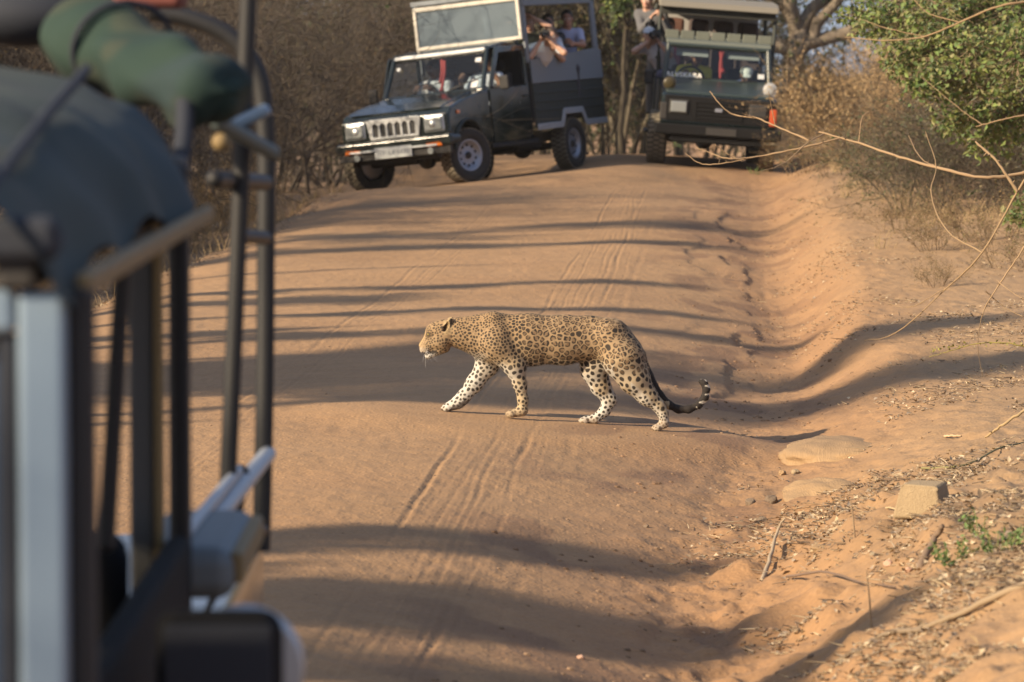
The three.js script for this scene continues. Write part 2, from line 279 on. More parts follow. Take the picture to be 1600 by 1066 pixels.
// ---------------------------------------------------------------- the leopard
{
  const S = 1 / 280, X0 = 850, Y0 = 655, p = (x, y, z = 0) => [(x - X0) * S, (Y0 - y) * S, z * S], r = (v) => v * S, K = r(11), out = [];
  const B = (a, b, ra, rb, o = {}) => out.push(bone(p(...a), p(...b), r(ra), r(rb), { k: K, ...o })), O = (c, rad, o = {}) => out.push(ball(p(...c), (Array.isArray(rad) ? rad : [rad, rad, rad]).map(r), { k: K, ...o }));
  const chain = (pts, o) => { for (let i = 1; i < pts.length; i++) B(pts[i - 1].slice(0, 3), pts[i].slice(0, 3), pts[i - 1][3], pts[i][3], o); };
  // trunk
  chain([[745, 525, 0, 30], [770, 526.5, 0, 35.5], [825, 531, 0, 38.5], [880, 531, 0, 36.5], [922, 528, 0, 32], [958, 529, 0, 28]], { sz: 0.76 });
  B([955, 528, 0], [981, 546, 0], 25, 21, { sz: 1.0 });
  // neck
  chain([[748, 522, 0, 27], [720, 519.5, 0, 21.5], [700, 519, 0, 19]], { sz: 0.92 });
  // near fore leg
  B([770, 500, 12], [776, 540, 19], 12, 21); B([774, 532, 15], [803, 571, 19], 25, 16.5);
  chain([[804, 571, 19, 15.5], [812.5, 600, 20, 9.6], [817, 624, 20, 7.1], [817, 638, 20, 7.4]], { k: r(8) });
  B([815, 642.5, 20], [800, 645, 21], 7, 6.4, { sz: 1.15, k: r(8) });
  for (const [x, z] of [[798, 14.5], [794.5, 19], [794.5, 24], [798, 28]]) O([x, 646.5, z], [5.4, 4.6, 3.1], { k: r(3) });
  // far fore leg
  B([768, 500, -12], [762, 540, -17], 11, 20); B([760, 535, -13], [762, 570, -18], 23, 18);
  chain([[762, 570, -18, 17], [741, 601, -19, 12.6], [724, 622, -19, 9.4]], { k: r(8) });
  chain([[724, 622, -19, 9.4], [715, 631, -19, 8.6], [701, 637.5, -19, 7.6]], { k: r(8), sz: 1.05 });
  for (const [x, y, z] of [[699, 640, -26], [694.5, 639, -22], [694, 639, -17], [698, 641, -12]]) O([x, y, z], [6.2, 4.7, 3.2], { k: r(3), rot: [0, 0, 0.5] });
  // near hind leg
  B([952, 526, 10], [974, 560, 16], 27, 31); chain([[974, 560, 16, 31], [991, 591, 18, 22.5], [1011, 617, 18, 14], [1029, 633, 18, 9.2]], { k: r(12) });
  chain([[1029, 633, 18, 9], [1036, 645, 18, 7.2], [1038.5, 658, 18, 6.6]], { k: r(7) });
  B([1038, 662, 18], [1029, 666.5, 19], 6.4, 6, { sz: 1.15, k: r(7) });
  for (const [x, z] of [[1027, 13], [1023.5, 17], [1023.5, 21.5], [1027, 25.5]]) O([x, 668, z], [5.2, 4.4, 3.0], { k: r(3) });
  // far hind leg
  B([950, 533, -10], [931, 568, -16], 26, 22); chain([[930, 566, -16, 22], [929, 580, -16, 19.5], [939, 605, -17, 14.6], [953, 626, -17, 11]], { k: r(9) });
  chain([[953, 627, -17, 10.6], [946, 644, -17, 7.9], [932, 656, -17, 6.6]], { k: r(7) });
  B([931, 657, -17], [916, 658, -17], 6.4, 6, { sz: 1.15, k: r(7) });
  for (const [x, z] of [[914, -23], [910, -19], [910, -14.5], [914, -10.5]]) O([x, 659.5, z], [5.6, 4.5, 3.0], { k: r(3) });
  // tail
  chain([[978, 527, 0, 10], [1000, 556, 0, 9], [1014, 588, 0, 7], [1031, 618, 0, 6.2], [1046, 633.5, -1, 5.8], [1061, 640.5, -1, 5.7], [1077, 640.5, -2, 5.7], [1092, 634, -3, 5.6], [1102.5, 622, -4, 5.5], [1105, 609, -5, 5.2], [1101.5, 600, -6, 4.8], [1096, 597, -7, 3.6]], { k: r(5) });
  // head
  O([691, 519, 0], [19, 18.5, 17.5], { k: r(8) }); O([680, 518, 0], [15, 14, 14.5], { k: r(8) });
  B([680, 517, 0], [661, 539, 0], 10.5, 6.0, { k: r(7), sz: 1.1 });                     // bridge of the nose
  B([678, 534, 0], [664, 545, 0], 13, 8.2, { k: r(7), sz: 1.05 });                       // muzzle
  for (const s of [-1, 1]) { O([663.5, 546.5, 5 * s], [7.6, 6.3, 5.2], { k: r(3) }); O([688, 533, 9.5 * s], [12.5, 11.5, 8.5], { k: r(7) }); O([671, 521, 9.6 * s], [4.2, 3.6, 2.8], { k: r(4) }); O([674, 516.5, 9.5 * s], [8, 3.2, 4], { k: r(5), rot: [0, 0, -0.5] }); }
  O([658.2, 543.4, 0], [3.6, 3.4, 4.2], { k: r(2.5) });                                  // nose
  B([670, 555.5, 0], [693, 542, 0], 4.8, 10, { k: r(4), sz: 1.3 }); O([668.5, 557, 0], [5.0, 4.2, 5.6], { k: r(2) });
  for (const s of [-1, 1]) { O([702, 508.5, 14 * s], [9, 13, 4.4], { k: r(4), rot: [0.35 * s, 0.55 * s, -0.35] }); out.push(ball(p(697, 509.5, 17.5 * s), [r(5.5), r(8.8), r(3.0)], { k: r(2), cut: true, rot: [0.35 * s, 0.55 * s, -0.35] })); }
  out.push(bone(p(662, 552.4, 12), p(681, 549.0, 16), r(1.5), r(1.2), { k: r(1.5), cut: true })); out.push(bone(p(661, 552.4, -12), p(661, 552.4, 12), r(1.4), r(1.4), { k: r(1.5), cut: true })); out.push(bone(p(660, 550.6, 10), p(661, 551.4, -10), r(0.9), r(0.9), { k: r(1.5), cut: true }));

  const geo = skin(out, 0.0033), pos = geo.attributes.position, N = pos.count;
  // the coat: spots and rosettes thrown over the hide, small on head, neck and shoulder, large on flank and thigh, solid on the limbs
  const R = rng(77), toPx = (i) => [pos.getX(i) / S + X0, Y0 - pos.getY(i) / S, pos.getZ(i) / S];
  const isLeg = (x, y, z) => y > 574 && x < 1052;
  function spacing(x, y, z) {
    if (x < 700 && y < 560) return lerp(3.0, 4.8, sstep(660, 700, x));
    if (x > 1030 && y < 645 && y > 580) return 12;
    if (z < 2 && y > 540 && x < 800 && x > 715) return lerp(6.0, 7.5, sstep(550, 590, y)) * lerp(1, 0.8, sstep(610, 640, y));
    if (y > 572) { const t = sstep(575, 650, y); return (z < 0 ? lerp(10, 6.2, t) : x > 950 ? lerp(11.5, 5, t) : lerp(9.6, 5.4, t)); }
    let s = lerp(5.0, 9.6, sstep(775, 850, x - (y - 500) * 0.15));
    s = lerp(s, 8.8, sstep(925, 960, x)); s *= lerp(0.86, 1.06, sstep(492, 545, y));
    return s;
  }
  const order = Array.from({ length: N }, (_, i) => i); for (let i = N - 1; i > 0; i--) { const j = Math.floor(R() * (i + 1)); [order[i], order[j]] = [order[j], order[i]]; }
  const cells = new Map(), CS = 14, key = (x, y, z) => Math.floor(x / CS) * 73856093 ^ Math.floor(y / CS) * 19349663 ^ Math.floor(z / CS) * 83492791, centres = [];
  const near = (x, y, z, f) => { for (let a = -1; a < 2; a++) for (let b = -1; b < 2; b++) for (let c = -1; c < 2; c++) { const l = cells.get(key(x + a * CS, y + b * CS, z + c * CS)); if (l) for (const q of l) f(q); } };
  for (const i of order) {
    const [x, y, z] = toPx(i), s = spacing(x, y, z); let ok = true;
    near(x, y, z, (q) => { if (ok && (q[0] - x) ** 2 + (q[1] - y) ** 2 + (q[2] - z) ** 2 < (0.5 * (s + q[3]) * 0.86) ** 2) ok = false; });
    if (!ok) continue;
    const q = [x, y, z, s, R(), R() * 6.28, R()]; const kk = key(x, y, z); if (!cells.has(kk)) cells.set(kk, []); cells.get(kk).push(q); centres.push(q);
  }
  const TAN = [0.285, 0.200, 0.112], GOLD = [0.275, 0.178, 0.088], PALE = [0.36, 0.285, 0.18], WHITE = [0.45, 0.43, 0.385], INK = [0.013, 0.009, 0.007], CORE = [0.115, 0.062, 0.030], mixc = (a, b, t) => [lerp(a[0], b[0], t), lerp(a[1], b[1], t), lerp(a[2], b[2], t)];
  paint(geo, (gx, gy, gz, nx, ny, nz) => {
    const x0 = gx / S + X0, y0 = Y0 - gy / S, z0 = gz / S;
    const wx = 1.5 * noise3(x0 * 0.16, y0 * 0.16, z0 * 0.16), wy = 1.5 * noise3(x0 * 0.16 + 40, y0 * 0.16, z0 * 0.16), x = x0 + wx, y = y0 + wy, z = z0;
    let c = mixc(TAN, GOLD, sstep(545, 500, y) * 0.8 + 0.2 * noise3(x * 0.05, y * 0.05, 3));
    c = mixc(c, PALE, clamp(sstep(545, 572, y) * 0.7 + sstep(600, 640, y) * 0.4));
    let white = sstep(560, 574, y) * sstep(0.2, -0.6, ny) * sstep(622, 590, y) * (x < 960 ? 0.9 : 0.3);            // belly
    if (z < -4 && y > 552) white = Math.max(white, sstep(552, 568, y) * sstep(-2, -7, z));      // the inner sides of the far legs
    white = Math.max(white, sstep(768, 745, x) * sstep(543, 560, y) * sstep(700, 720, x));
    if (x < 700) white = Math.max(white, sstep(548.5, 553, y) * sstep(695, 680, x) * 0.95 + 0.35 * sstep(541, 546, y) * sstep(676, 668, x));
    if (x > 985 && x < 1046) white = Math.max(white, 0.75 * sstep(585, 600, y) * sstep(14, 2, x - (975 + (y - 590) * 1.0)) );
    c = mixc(c, WHITE, clamp(white));
    if (x > 1046 || (x > 1015 && Math.abs(z) < 8 && y < 628 && x > 1010 + (y - 590) * 0.6)) {                                                          // tail rings
      const along2 = x > 1090 ? (650 - y) : (x - 1046) * 0.75; let ring = Math.sin(along2 * 0.52 + noise3(x * 0.2, y * 0.2, 5) * 1.2);
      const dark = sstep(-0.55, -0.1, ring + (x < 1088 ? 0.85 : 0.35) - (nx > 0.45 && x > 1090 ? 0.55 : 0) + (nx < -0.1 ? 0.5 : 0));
      return mixc(mixc(WHITE, PALE, 0.3), INK, dark);
    }
    // nearest two spot centres
    let f1 = 1e9, f2 = 1e9, q1 = null; near(x, y, z, (q) => { const dd = Math.hypot(q[0] - x, q[1] - y, q[2] - z) / q[3]; if (dd < f1) { f2 = f1; f1 = dd; q1 = q; } else if (dd < f2) f2 = dd; });
    if (!q1) return c;
    const e = f2 - f1, limb = sstep(566, 584, y), fore = sstep(835, 800, x) * (1 - limb), rim = lerp(0.10, 0.15, fore) + 0.13 * limb + 0.06 * noise3(x * 0.3, y * 0.3, z * 0.3), lim = lerp(lerp(0.60, 0.52, fore), 0.44, limb) * lerp(0.85, 1.1, q1[6]), gap = sstep(rim, rim + 0.12, e) * sstep(lim, lim - 0.12, f1);
    const rosette = sstep(800, 840, x) * sstep(566, 555, y) + sstep(930, 960, x) * sstep(590, 570, y) * 0.9, head = x < 706 && y < 560;
    let dark = gap;
    if (head) { dark *= q1[4] < 0.8 ? 0.9 : 0; if (x < 665 && y > 520) dark *= 0.35; }
    if (x > 706 && x < 800) dark *= q1[4] < 0.9 ? 0.95 : 0.3;
    c = mixc(c, INK, clamp(dark * (0.93 + 0.07 * q1[6])));
    if (rosette > 0.3 && q1[4] < 0.9) {
      const ang = Math.atan2(y - q1[1], (x - q1[0]) + (z - q1[2]) * 0.7), core = sstep(0.30, 0.20, f1 + 0.05 * noise3(x * 0.4, y * 0.4, 1)) * rosette, cut = sstep(0.55, 0.9, Math.cos(ang * (q1[6] < 0.5 ? 1 : 2) + q1[5])) * sstep(0.12, 0.25, f1) * 0.8;
      c = mixc(c, mixc(CORE, TAN, 0.4), clamp(core * 0.9)); c = mixc(c, TAN, clamp(cut * rosette * 0.75));
    }
    if (head) {
      const d3 = (a, b, cc) => Math.hypot(x0 - a, y0 - b, z0 - cc);
            for (const s of [-1, 1]) { const ex = d3(669, 521.5, 11.5 * s); c = mixc(c, [0.02, 0.016, 0.012], sstep(4.4, 3.2, ex)); c = mixc(c, [0.30, 0.24, 0.06], sstep(2.3, 1.7, ex)); c = mixc(c, [0.01, 0.01, 0.01], sstep(1.0, 0.7, ex)); }
      const lip = Math.abs(y0 - (552.2 - (x0 - 661) * 0.16)); if (x0 < 683 && x0 > 659) c = mixc(c, INK, sstep(2.2 + sstep(670, 680, x0) * 2.5, 0.9, lip) * 0.95);
      const ear = Math.abs(z0) > 8 && x0 > 693 && y0 < 522; if (ear) { c = mixc(c, nx > 0.15 ? INK : [0.40, 0.30, 0.16], nx > 0.15 ? 0.85 : 0.6); }
      if (Math.abs(z0) < 5 && x0 < 668 && y0 < 541) c = mixc(c, [0.36, 0.26, 0.12], 0.6);  // sunlit bridge of the nose, painted in as a brighter yellow
      c = mixc(c, [0.035, 0.022, 0.02], sstep(6.2, 4.6, d3(655.0, 545.5, 0)) * 0.92);
      if (x0 > 697 && x0 < 714) c = mixc(c, [0.07, 0.042, 0.026], 0.75 * sstep(697, 701, x0) * sstep(714, 706, x0) * sstep(507, 516, y0) * sstep(545, 530, y0) * (0.6 + 0.4 * noise3(x * 0.3, y * 0.5, 2)));
      if (d3(671, 524, 11) < 7) c = mixc(c, [0.09, 0.06, 0.035], 0.45);
    }
    if (y > 628 && (x < 735 || (x > 785 && x < 830) || (x > 900 && x < 935) || x > 1018) && x < 1046) { const dusty = sstep(634, 646, y) * (x > 900 ? sstep(650, 660, y) : 1); c = mixc(c, [0.27, 0.19, 0.12], dusty * 0.55); if (x < 735 && ny < -0.2) c = mixc(c, [0.06, 0.045, 0.04], 0.7); }  // dust on the paws; far fore paw also has underside shade painted in
    return c;
  });
  const cat = thing('leopard', 'spotted leopard walking left across the dirt track with its tail curled up', 'leopard');
  cat.position.set((X0 - W0 / 2) * S, 0, -25);
  const fur = new THREE.MeshPhysicalMaterial({ vertexColors: true, color: rgb(1, 1, 1), roughness: 0.85, sheen: 0.25, sheenRoughness: 0.6, sheenColor: rgb(0.7, 0.55, 0.35), side: THREE.DoubleSide });
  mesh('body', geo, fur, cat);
  { // short fur that breaks the outline: one thin hair per sampled point of the hide, in the colour of the coat there
    const nrm = geo.attributes.normal, col = geo.attributes.color, H = 52000, FP = new Float32Array(H * 9), FC = new Float32Array(H * 9), Rf = rng(91), v = V(0, 0, 0), n = V(0, 0, 0), lay = V(0, 0, 0), sd = V(0, 0, 0);
    for (let k = 0; k < H; k++) {
      const i = Math.floor(Rf() * N); v.fromBufferAttribute(pos, i); n.fromBufferAttribute(nrm, i); const yy = Y0 - v.y / S, xx = v.x / S + X0;
      lay.set(0.8, -0.7, 0).addScaledVector(rdir(Rf), 0.35).addScaledVector(n, 0.55).normalize(); sd.crossVectors(lay, n).normalize();
      if (xx < 664 && yy > 538 && yy < 553) continue; const head = xx < 700 && yy < 560, paw = yy > 640, len = (head || paw ? 0.004 : yy > 560 && yy < 580 && xx > 820 && xx < 920 ? 0.011 : 0.006) * lerp(0.6, 1.3, Rf()), w = 0.0007, t = lerp(0.7, 1.05, Rf());
      FP.set([v.x - sd.x * w, v.y - sd.y * w, v.z - sd.z * w, v.x + sd.x * w, v.y + sd.y * w, v.z + sd.z * w, v.x + lay.x * len, v.y + lay.y * len, v.z + lay.z * len], k * 9);
      for (let q = 0; q < 3; q++) FC.set([col.getX(i) * t, col.getY(i) * t, col.getZ(i) * t], k * 9 + q * 3);
    }
    const fg = new THREE.BufferGeometry(); fg.setAttribute('position', new THREE.BufferAttribute(FP, 3)); fg.setAttribute('color', new THREE.BufferAttribute(FC, 3)); fg.computeVertexNormals();
    mesh('fur', fg, fur, cat).userData.kind = 'stuff';
  }
  const wh = new THREE.MeshStandardMaterial({ color: rgb(0.55, 0.53, 0.50), roughness: 0.6, side: THREE.DoubleSide }), Rw = rng(5);
  for (let k = 0; k < 7; k++) {
    const s = k % 3 === 2 ? -1 : 1, m = new MB(), a = p(661 + Rw() * 8, 545 + Rw() * 4, 9.5 * s), len = 15 + Rw() * 12, an = lerp(-0.35, 1.0, Rw());
    const b = p(665 + Math.sin(an) * len * 0.5, 547 + Math.cos(an) * len * 0.5, (13 + 3 * Rw()) * s), c = p(665 + Math.sin(an) * len + 1, 547 + Math.cos(an) * len * 0.95 + 2, (15 + 5 * Rw()) * s);
    m.tube([V(...a), V(...b), V(...c)], [0.0006, 0.0005, 0.0002], 4, [1, 1, 1]); mesh('whisker', m.geo(), wh, cat);
  }
  console.log('leopard verts', N, 'spots', centres.length);
}
// ---------------------------------------------------------------- vehicles
// every vehicle: +x its left side, +z forwards, y up, wheels on y = 0
const rbox = (w, h, d, r, x, y, z, rx = 0, ry = 0, rz = 0) => { const g = new RoundedBoxGeometry(w, h, d, 2, Math.min(r, w / 2.01, h / 2.01, d / 2.01)); g.applyMatrix4(new THREE.Matrix4().makeRotationFromEuler(new THREE.Euler(rx, ry, rz))); g.translate(x, y, z); return g; };
const merge = (...l) => { l = l.flat().map((g) => { g = g.index ? g.toNonIndexed() : g; for (const k of Object.keys(g.attributes)) if (k !== 'position' && k !== 'normal') g.deleteAttribute(k); return g; }); return mergeGeometries(l); };
function rod(pts, r, sides = 8, smooth = true) { const p = pts.map((q) => V(...q)); return smooth && p.length > 2 ? new THREE.TubeGeometry(new THREE.CatmullRomCurve3(p, false, 'centripetal'), p.length * 6, r, sides) : merge(...p.slice(1).map((q, i) => new THREE.TubeGeometry(new THREE.LineCurve3(p[i], q), 1, r, sides)), ...p.map((q) => new THREE.SphereGeometry(r, sides, 6).translate(q.x, q.y, q.z))); }
// outline in (z, y) drawn out across the vehicle from x0 to x1
function slab(outline, x0, x1, bevel = 0.012, holes = []) {
  const s = new THREE.Shape(outline.map((p) => new THREE.Vector2(...p))); for (const h of holes) s.holes.push(new THREE.Path(h.map((p) => new THREE.Vector2(...p))));
  const g = new THREE.ExtrudeGeometry(s, { depth: Math.max(0.001, x1 - x0 - 2 * bevel), bevelEnabled: bevel > 0, bevelThickness: bevel, bevelSize: bevel * 0.8, bevelOffset: -bevel * 0.8, bevelSegments: 2, curveSegments: 10 });
  g.applyMatrix4(new THREE.Matrix4().set(0, 0, -1, x1 - bevel, 0, 1, 0, 0, 1, 0, 0, 0, 0, 0, 0, 1)); return g;
}
// outline in (x, y) drawn out along the vehicle from z0 to z1
function plate(outline, z0, z1, bevel = 0.006, holes = []) {
  const s = new THREE.Shape(outline.map((p) => new THREE.Vector2(...p))); for (const h of holes) s.holes.push(new THREE.Path(h.map((p) => new THREE.Vector2(...p))));
  const g = new THREE.ExtrudeGeometry(s, { depth: Math.max(0.001, z1 - z0 - 2 * bevel), bevelEnabled: bevel > 0, bevelThickness: bevel, bevelSize: bevel * 0.8, bevelOffset: -bevel * 0.8, bevelSegments: 2 });
  g.translate(0, 0, z0 + bevel); return g;
}
const arc = (cz, cy, r, a0, a1, n = 12) => Array.from({ length: n + 1 }, (_, i) => { const a = lerp(a0, a1, i / n) * Math.PI / 180; return [cz + Math.cos(a) * r, cy + Math.sin(a) * r]; });
const rect = (a, b, c, d) => [[a, b], [c, b], [c, d], [a, d]];

const dust = noiseTexture(512, (() => { const a = tiled((x, y) => fbm2(x, y, 5), 7); return (u, v) => { const t = clamp(0.5 + 0.7 * a(u, v)); return [t, t, t]; }; })(), false);
M.green = phys([0.008, 0.014, 0.014], 0.32, { clearcoat: 0.45, clearcoatRoughness: 0.18, roughnessMap: dust });
M.green2 = phys([0.020, 0.031, 0.027], 0.45, { clearcoat: 0.35, clearcoatRoughness: 0.3 });
M.greenDusty = std([0.030, 0.036, 0.032], 0.7);
M.black = std([0.012, 0.012, 0.013], 0.6);
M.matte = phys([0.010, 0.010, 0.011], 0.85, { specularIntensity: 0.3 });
M.blackDusty = std([0.028, 0.026, 0.025], 0.8);
M.cabin = std([0.018, 0.018, 0.020], 0.85);
M.tyre = std([0.030, 0.028, 0.026], 0.9);
M.tread = std([0.17, 0.145, 0.105], 0.95);
M.steel = std([0.30, 0.32, 0.37], 0.45, 0.55);
M.chrome = std([0.50, 0.52, 0.54], 0.38, 0.8);
M.silver = std([0.42, 0.44, 0.46], 0.5, 0.3);
M.grey = std([0.175, 0.195, 0.215], 0.6);
M.cream = std([0.52, 0.49, 0.42], 0.6);
M.amber = phys([0.80, 0.20, 0.02], 0.25, { clearcoat: 1 });
M.white = std([0.50, 0.51, 0.51], 0.6);
M.lamp = phys([0.24, 0.26, 0.26], 0.25, { clearcoat: 0.6, clearcoatRoughness: 0.2, metalness: 0.2 });
M.glass = new THREE.MeshPhysicalMaterial({ color: rgb(0.72, 0.80, 0.84), roughness: 0.04, transmission: 1, thickness: 0, ior: 1.5, side: THREE.DoubleSide });
M.film = new THREE.MeshPhysicalMaterial({ color: rgb(0.19, 0.25, 0.30), roughness: 0.3, transmission: 0.5, thickness: 0, ior: 1.5, side: THREE.DoubleSide });
M.red = std([0.36, 0.03, 0.02], 0.6);
M.seat = std([0.10, 0.045, 0.030], 0.7);

function wheel(parent, x, y, z, r, w, side, steer = 0) {
  const g = new THREE.Group(); g.name = 'wheel'; parent.add(g); g.position.set(x, y, z); g.rotation.y = steer + (side < 0 ? Math.PI : 0);
  const lat = (pts) => { const q = new THREE.LatheGeometry(pts.map((p) => new THREE.Vector2(...p)), 40); q.rotateZ(-Math.PI / 2); return q; };
  const h = w / 2, rr = r * 0.56;
  mesh('tyre', lat([[rr, -h * 0.75], [r * 0.72, -h], [r * 0.9, -h * 0.98], [r * 0.965, -h * 0.8], [r * 0.965, h * 0.8], [r * 0.9, h * 0.98], [r * 0.72, h], [rr, h * 0.75], [rr * 0.98, 0], [rr, -h * 0.75]]), M.tyre, g);
  const lugs = []; for (let k = 0; k < 34; k++) for (const s of [-1, 0, 1]) { const a = (k + (s === 0 ? 0.5 : 0)) / 34 * Math.PI * 2, b = new THREE.BoxGeometry(w * 0.29, r * 0.04, r * 0.125); b.rotateY(s * 0.25); b.translate(s * w * 0.31, r * 0.975, 0); b.rotateX(a); lugs.push(b); }
  mesh('tread', merge(lugs), M.tread, g);
  mesh('rim', lat([[0.001, h * 0.42], [rr * 0.25, h * 0.42], [rr * 0.32, h * 0.30], [rr * 0.55, h * 0.42], [rr * 0.78, h * 0.30], [rr * 0.86, h * 0.72], [rr * 1.04, h * 0.80], [rr * 1.04, h * 0.68], [rr * 0.9, h * 0.55], [rr * 0.85, -h * 0.6], [0.001, -h * 0.5]]), M.steel, g);
  for (let k = 0; k < 10; k++) { const c = new THREE.CylinderGeometry(rr * 0.09, rr * 0.09, 0.012, 10); c.rotateZ(Math.PI / 2); c.translate(h * 0.40, rr * 0.66, 0); c.rotateX(k / 10 * Math.PI * 2); mesh('vent_hole', c, M.black, g); }
  const cap = lat([[0.001, h * 0.72], [rr * 0.16, h * 0.7], [rr * 0.22, h * 0.55], [rr * 0.24, h * 0.36]]); mesh('hub_cap', cap, M.blackDusty, g);
  return g;
}
function place(g, x, y, d, yaw, pitch, roll) { g.position.set(x, y, -d); g.rotation.set(pitch, yaw, roll, 'YXZ'); g.updateMatrixWorld(true); }
function lettering(w, h, draw) { const c = document.createElement('canvas'); c.width = w; c.height = h; draw(c.getContext('2d')); const t = new THREE.CanvasTexture(c); t.colorSpace = THREE.SRGBColorSpace; return new THREE.MeshStandardMaterial({ map: t, roughness: 0.6, side: THREE.DoubleSide }); }

// ---- the pickup with a passenger hood, standing askew at the left of the track
const pickup = thing('safari_pickup', 'dark green pickup with chrome grille and grey passenger hood, standing askew', 'pickup');
place(pickup, -0.52, 0.181, 61.348, -0.434, 0.025, 0.107);
{
  const P = (n, g, m, parent = pickup) => Array.isArray(g) ? g.map((q) => mesh(n, q, m, parent)) : mesh(n, g, m, parent), FZ = 1.675, RZ = -1.675;
  // nose and wings with the wheel arches cut out
  const noseOut = [[2.20, 0.60], [2.24, 0.70], [2.22, 0.93], [2.14, 1.03], [1.75, 1.115], [1.2, 1.19], [0.93, 1.215], [0.93, 0.48], ...arc(FZ, 0.36, 0.47, 165, 15, 12)];
  const body = P('body', slab(noseOut, -0.80, 0.80, 0.03), M.green);
  P('hood', slab([[2.165, 1.015], [2.17, 1.035], [1.75, 1.128], [1.2, 1.208], [0.95, 1.232], [0.95, 1.20]], -0.66, 0.66, 0.012), M.green);
  P('grille_panel', rbox(1.56, 0.30, 0.03, 0.012, 0, 0.80, 2.235), M.green);
  // grille with its slots
  const slots = []; for (let k = 0; k < 6; k++) { const c = -0.275 + k * 0.11; slots.push([[c - 0.034, 0.72], [c + 0.034, 0.72], [c + 0.040, 0.87], [c, 0.905], [c - 0.040, 0.87]]); }
  const grille = P('grille', plate([[-0.36, 0.69], [0.36, 0.69], [0.40, 0.93], [0.36, 0.955], [-0.36, 0.955], [-0.40, 0.93]], 2.25, 2.28, 0.006, slots), M.chrome);
  for (let k = 0; k < 6; k++) P('slot', rbox(0.07, 0.19, 0.012, 0.004, -0.275 + k * 0.11, 0.81, 2.256), M.black, grille);
  for (const s of [-1, 1]) {
    const hl = P('headlight', rbox(0.31, 0.235, 0.06, 0.03, s * 0.585, 0.825, 2.235), M.chrome);
    P('lens', rbox(0.26, 0.185, 0.05, 0.05, s * 0.585, 0.825, 2.262), M.lamp, hl);
    P('bulb', new THREE.SphereGeometry(0.05, 14, 10).scale(1, 1, 0.45).translate(s * 0.57, 0.82, 2.285), M.chrome, hl);
    P('indicator', rbox(0.25, 0.085, 0.05, 0.02, s * 0.60, 0.565, 2.335), M.amber);
    P('fog_lamp', new THREE.CylinderGeometry(0.045, 0.045, 0.05, 18).rotateX(Math.PI / 2).translate(s * 0.545, 0.475, 2.34), M.lamp);
    P('side_repeater', rbox(0.02, 0.05, 0.09, 0.01, s * 0.81, 0.95, 1.95), M.amber);
    const lip = new THREE.TorusGeometry(0.475, 0.022, 8, 20, Math.PI * 0.86); lip.rotateZ(Math.PI * 0.07); lip.rotateY(-Math.PI / 2); lip.scale(1.6, 1, 1); lip.translate(s * 0.80, 0.36, FZ); P('wheel_arch', lip, M.greenDusty);
  }
  P('bumper', merge(rbox(1.72, 0.15, 0.12, 0.04, 0, 0.60, 2.30), rbox(0.12, 0.13, 0.34, 0.05, 0.80, 0.60, 2.18), rbox(0.12, 0.13, 0.34, 0.05, -0.80, 0.60, 2.18)), M.green);
  P('bumper_apron', [rbox(1.66, 0.10, 0.08, 0.02, 0, 0.47, 2.29), rbox(1.2, 0.06, 0.1, 0.02, 0, 0.40, 2.18)], M.blackDusty);
  P('bumper_strip', rbox(1.30, 0.028, 0.02, 0.006, 0, 0.545, 2.362), M.silver);
  P('number_plate', new THREE.PlaneGeometry(0.52, 0.125).translate(0, 0.505, 2.371), lettering(256, 64, (c) => { c.fillStyle = '#a9aeae'; c.fillRect(0, 0, 256, 64); c.fillStyle = '#6c7078'; c.font = 'bold 42px sans-serif'; c.fillText('WP  LK 6430', 8, 48, 240); }));
  P('number_plate_holder', rbox(0.55, 0.15, 0.02, 0.006, 0, 0.505, 2.358), M.silver);
  // windscreen frame, glass, wipers
  const ws = (x, t) => [x * lerp(0.735, 0.70, t), lerp(1.215, 1.735, t), lerp(0.96, 0.63, t)];
  P('windscreen_frame', merge(rod([ws(-1, 0), ws(-1, 1)], 0.035, 8, false), rod([ws(1, 0), ws(1, 1)], 0.035, 8, false), rod([ws(-1, 1), ws(1, 1)], 0.032, 8, false), rod([ws(-1, 0), ws(1, 0)], 0.03, 8, false)), M.green);
  const pane = (name, a, b, c, d, m, parent) => { const g = new THREE.BufferGeometry(); g.setAttribute('position', new THREE.BufferAttribute(new Float32Array([...a, ...b, ...c, ...d]), 3)); g.setIndex([0, 1, 2, 0, 2, 3]); g.computeVertexNormals(); return P(name, g, m, parent); };
  const screen = pane('windscreen', ws(-1, 0.02), ws(1, 0.02), ws(1, 0.98), ws(-1, 0.98), M.glass);
  P('sun_strip', rbox(1.36, 0.055, 0.03, 0.01, 0, 1.755, 0.65, -0.5), M.white);
  for (const x of [-0.42, 0.18]) P('wiper', merge(rod([[x, 1.225, 0.99], [x + 0.22, 1.30, 0.95], [x + 0.30, 1.33, 0.93]], 0.008, 6), rod([[x + 0.08, 1.265, 0.972], [x + 0.52, 1.38, 0.90]], 0.008, 6, false)), M.black);
  P('windscreen_sticker', rbox(0.10, 0.13, 0.004, 0.002, 0.60, 1.31, 0.915, -0.57), M.white, screen); P('windscreen_sticker', rbox(0.09, 0.07, 0.004, 0.002, 0.60, 1.62, 0.715, -0.57), M.white, screen); P('windscreen_sticker', new THREE.CylinderGeometry(0.03, 0.03, 0.004, 14).rotateX(Math.PI / 2 - 0.57).translate(-0.60, 1.61, 0.722), M.white, screen);
  P('mirror_ornament', merge(rod([[0.0, 1.68, 0.60], [0.01, 1.5, 0.66], [-0.01, 1.36, 0.72]], 0.020, 8), rod([[0.04, 1.66, 0.60], [0.05, 1.5, 0.66], [0.03, 1.28, 0.76]], 0.022, 8), new THREE.SphereGeometry(0.035, 10, 8).translate(0.03, 1.27, 0.76)), M.red);
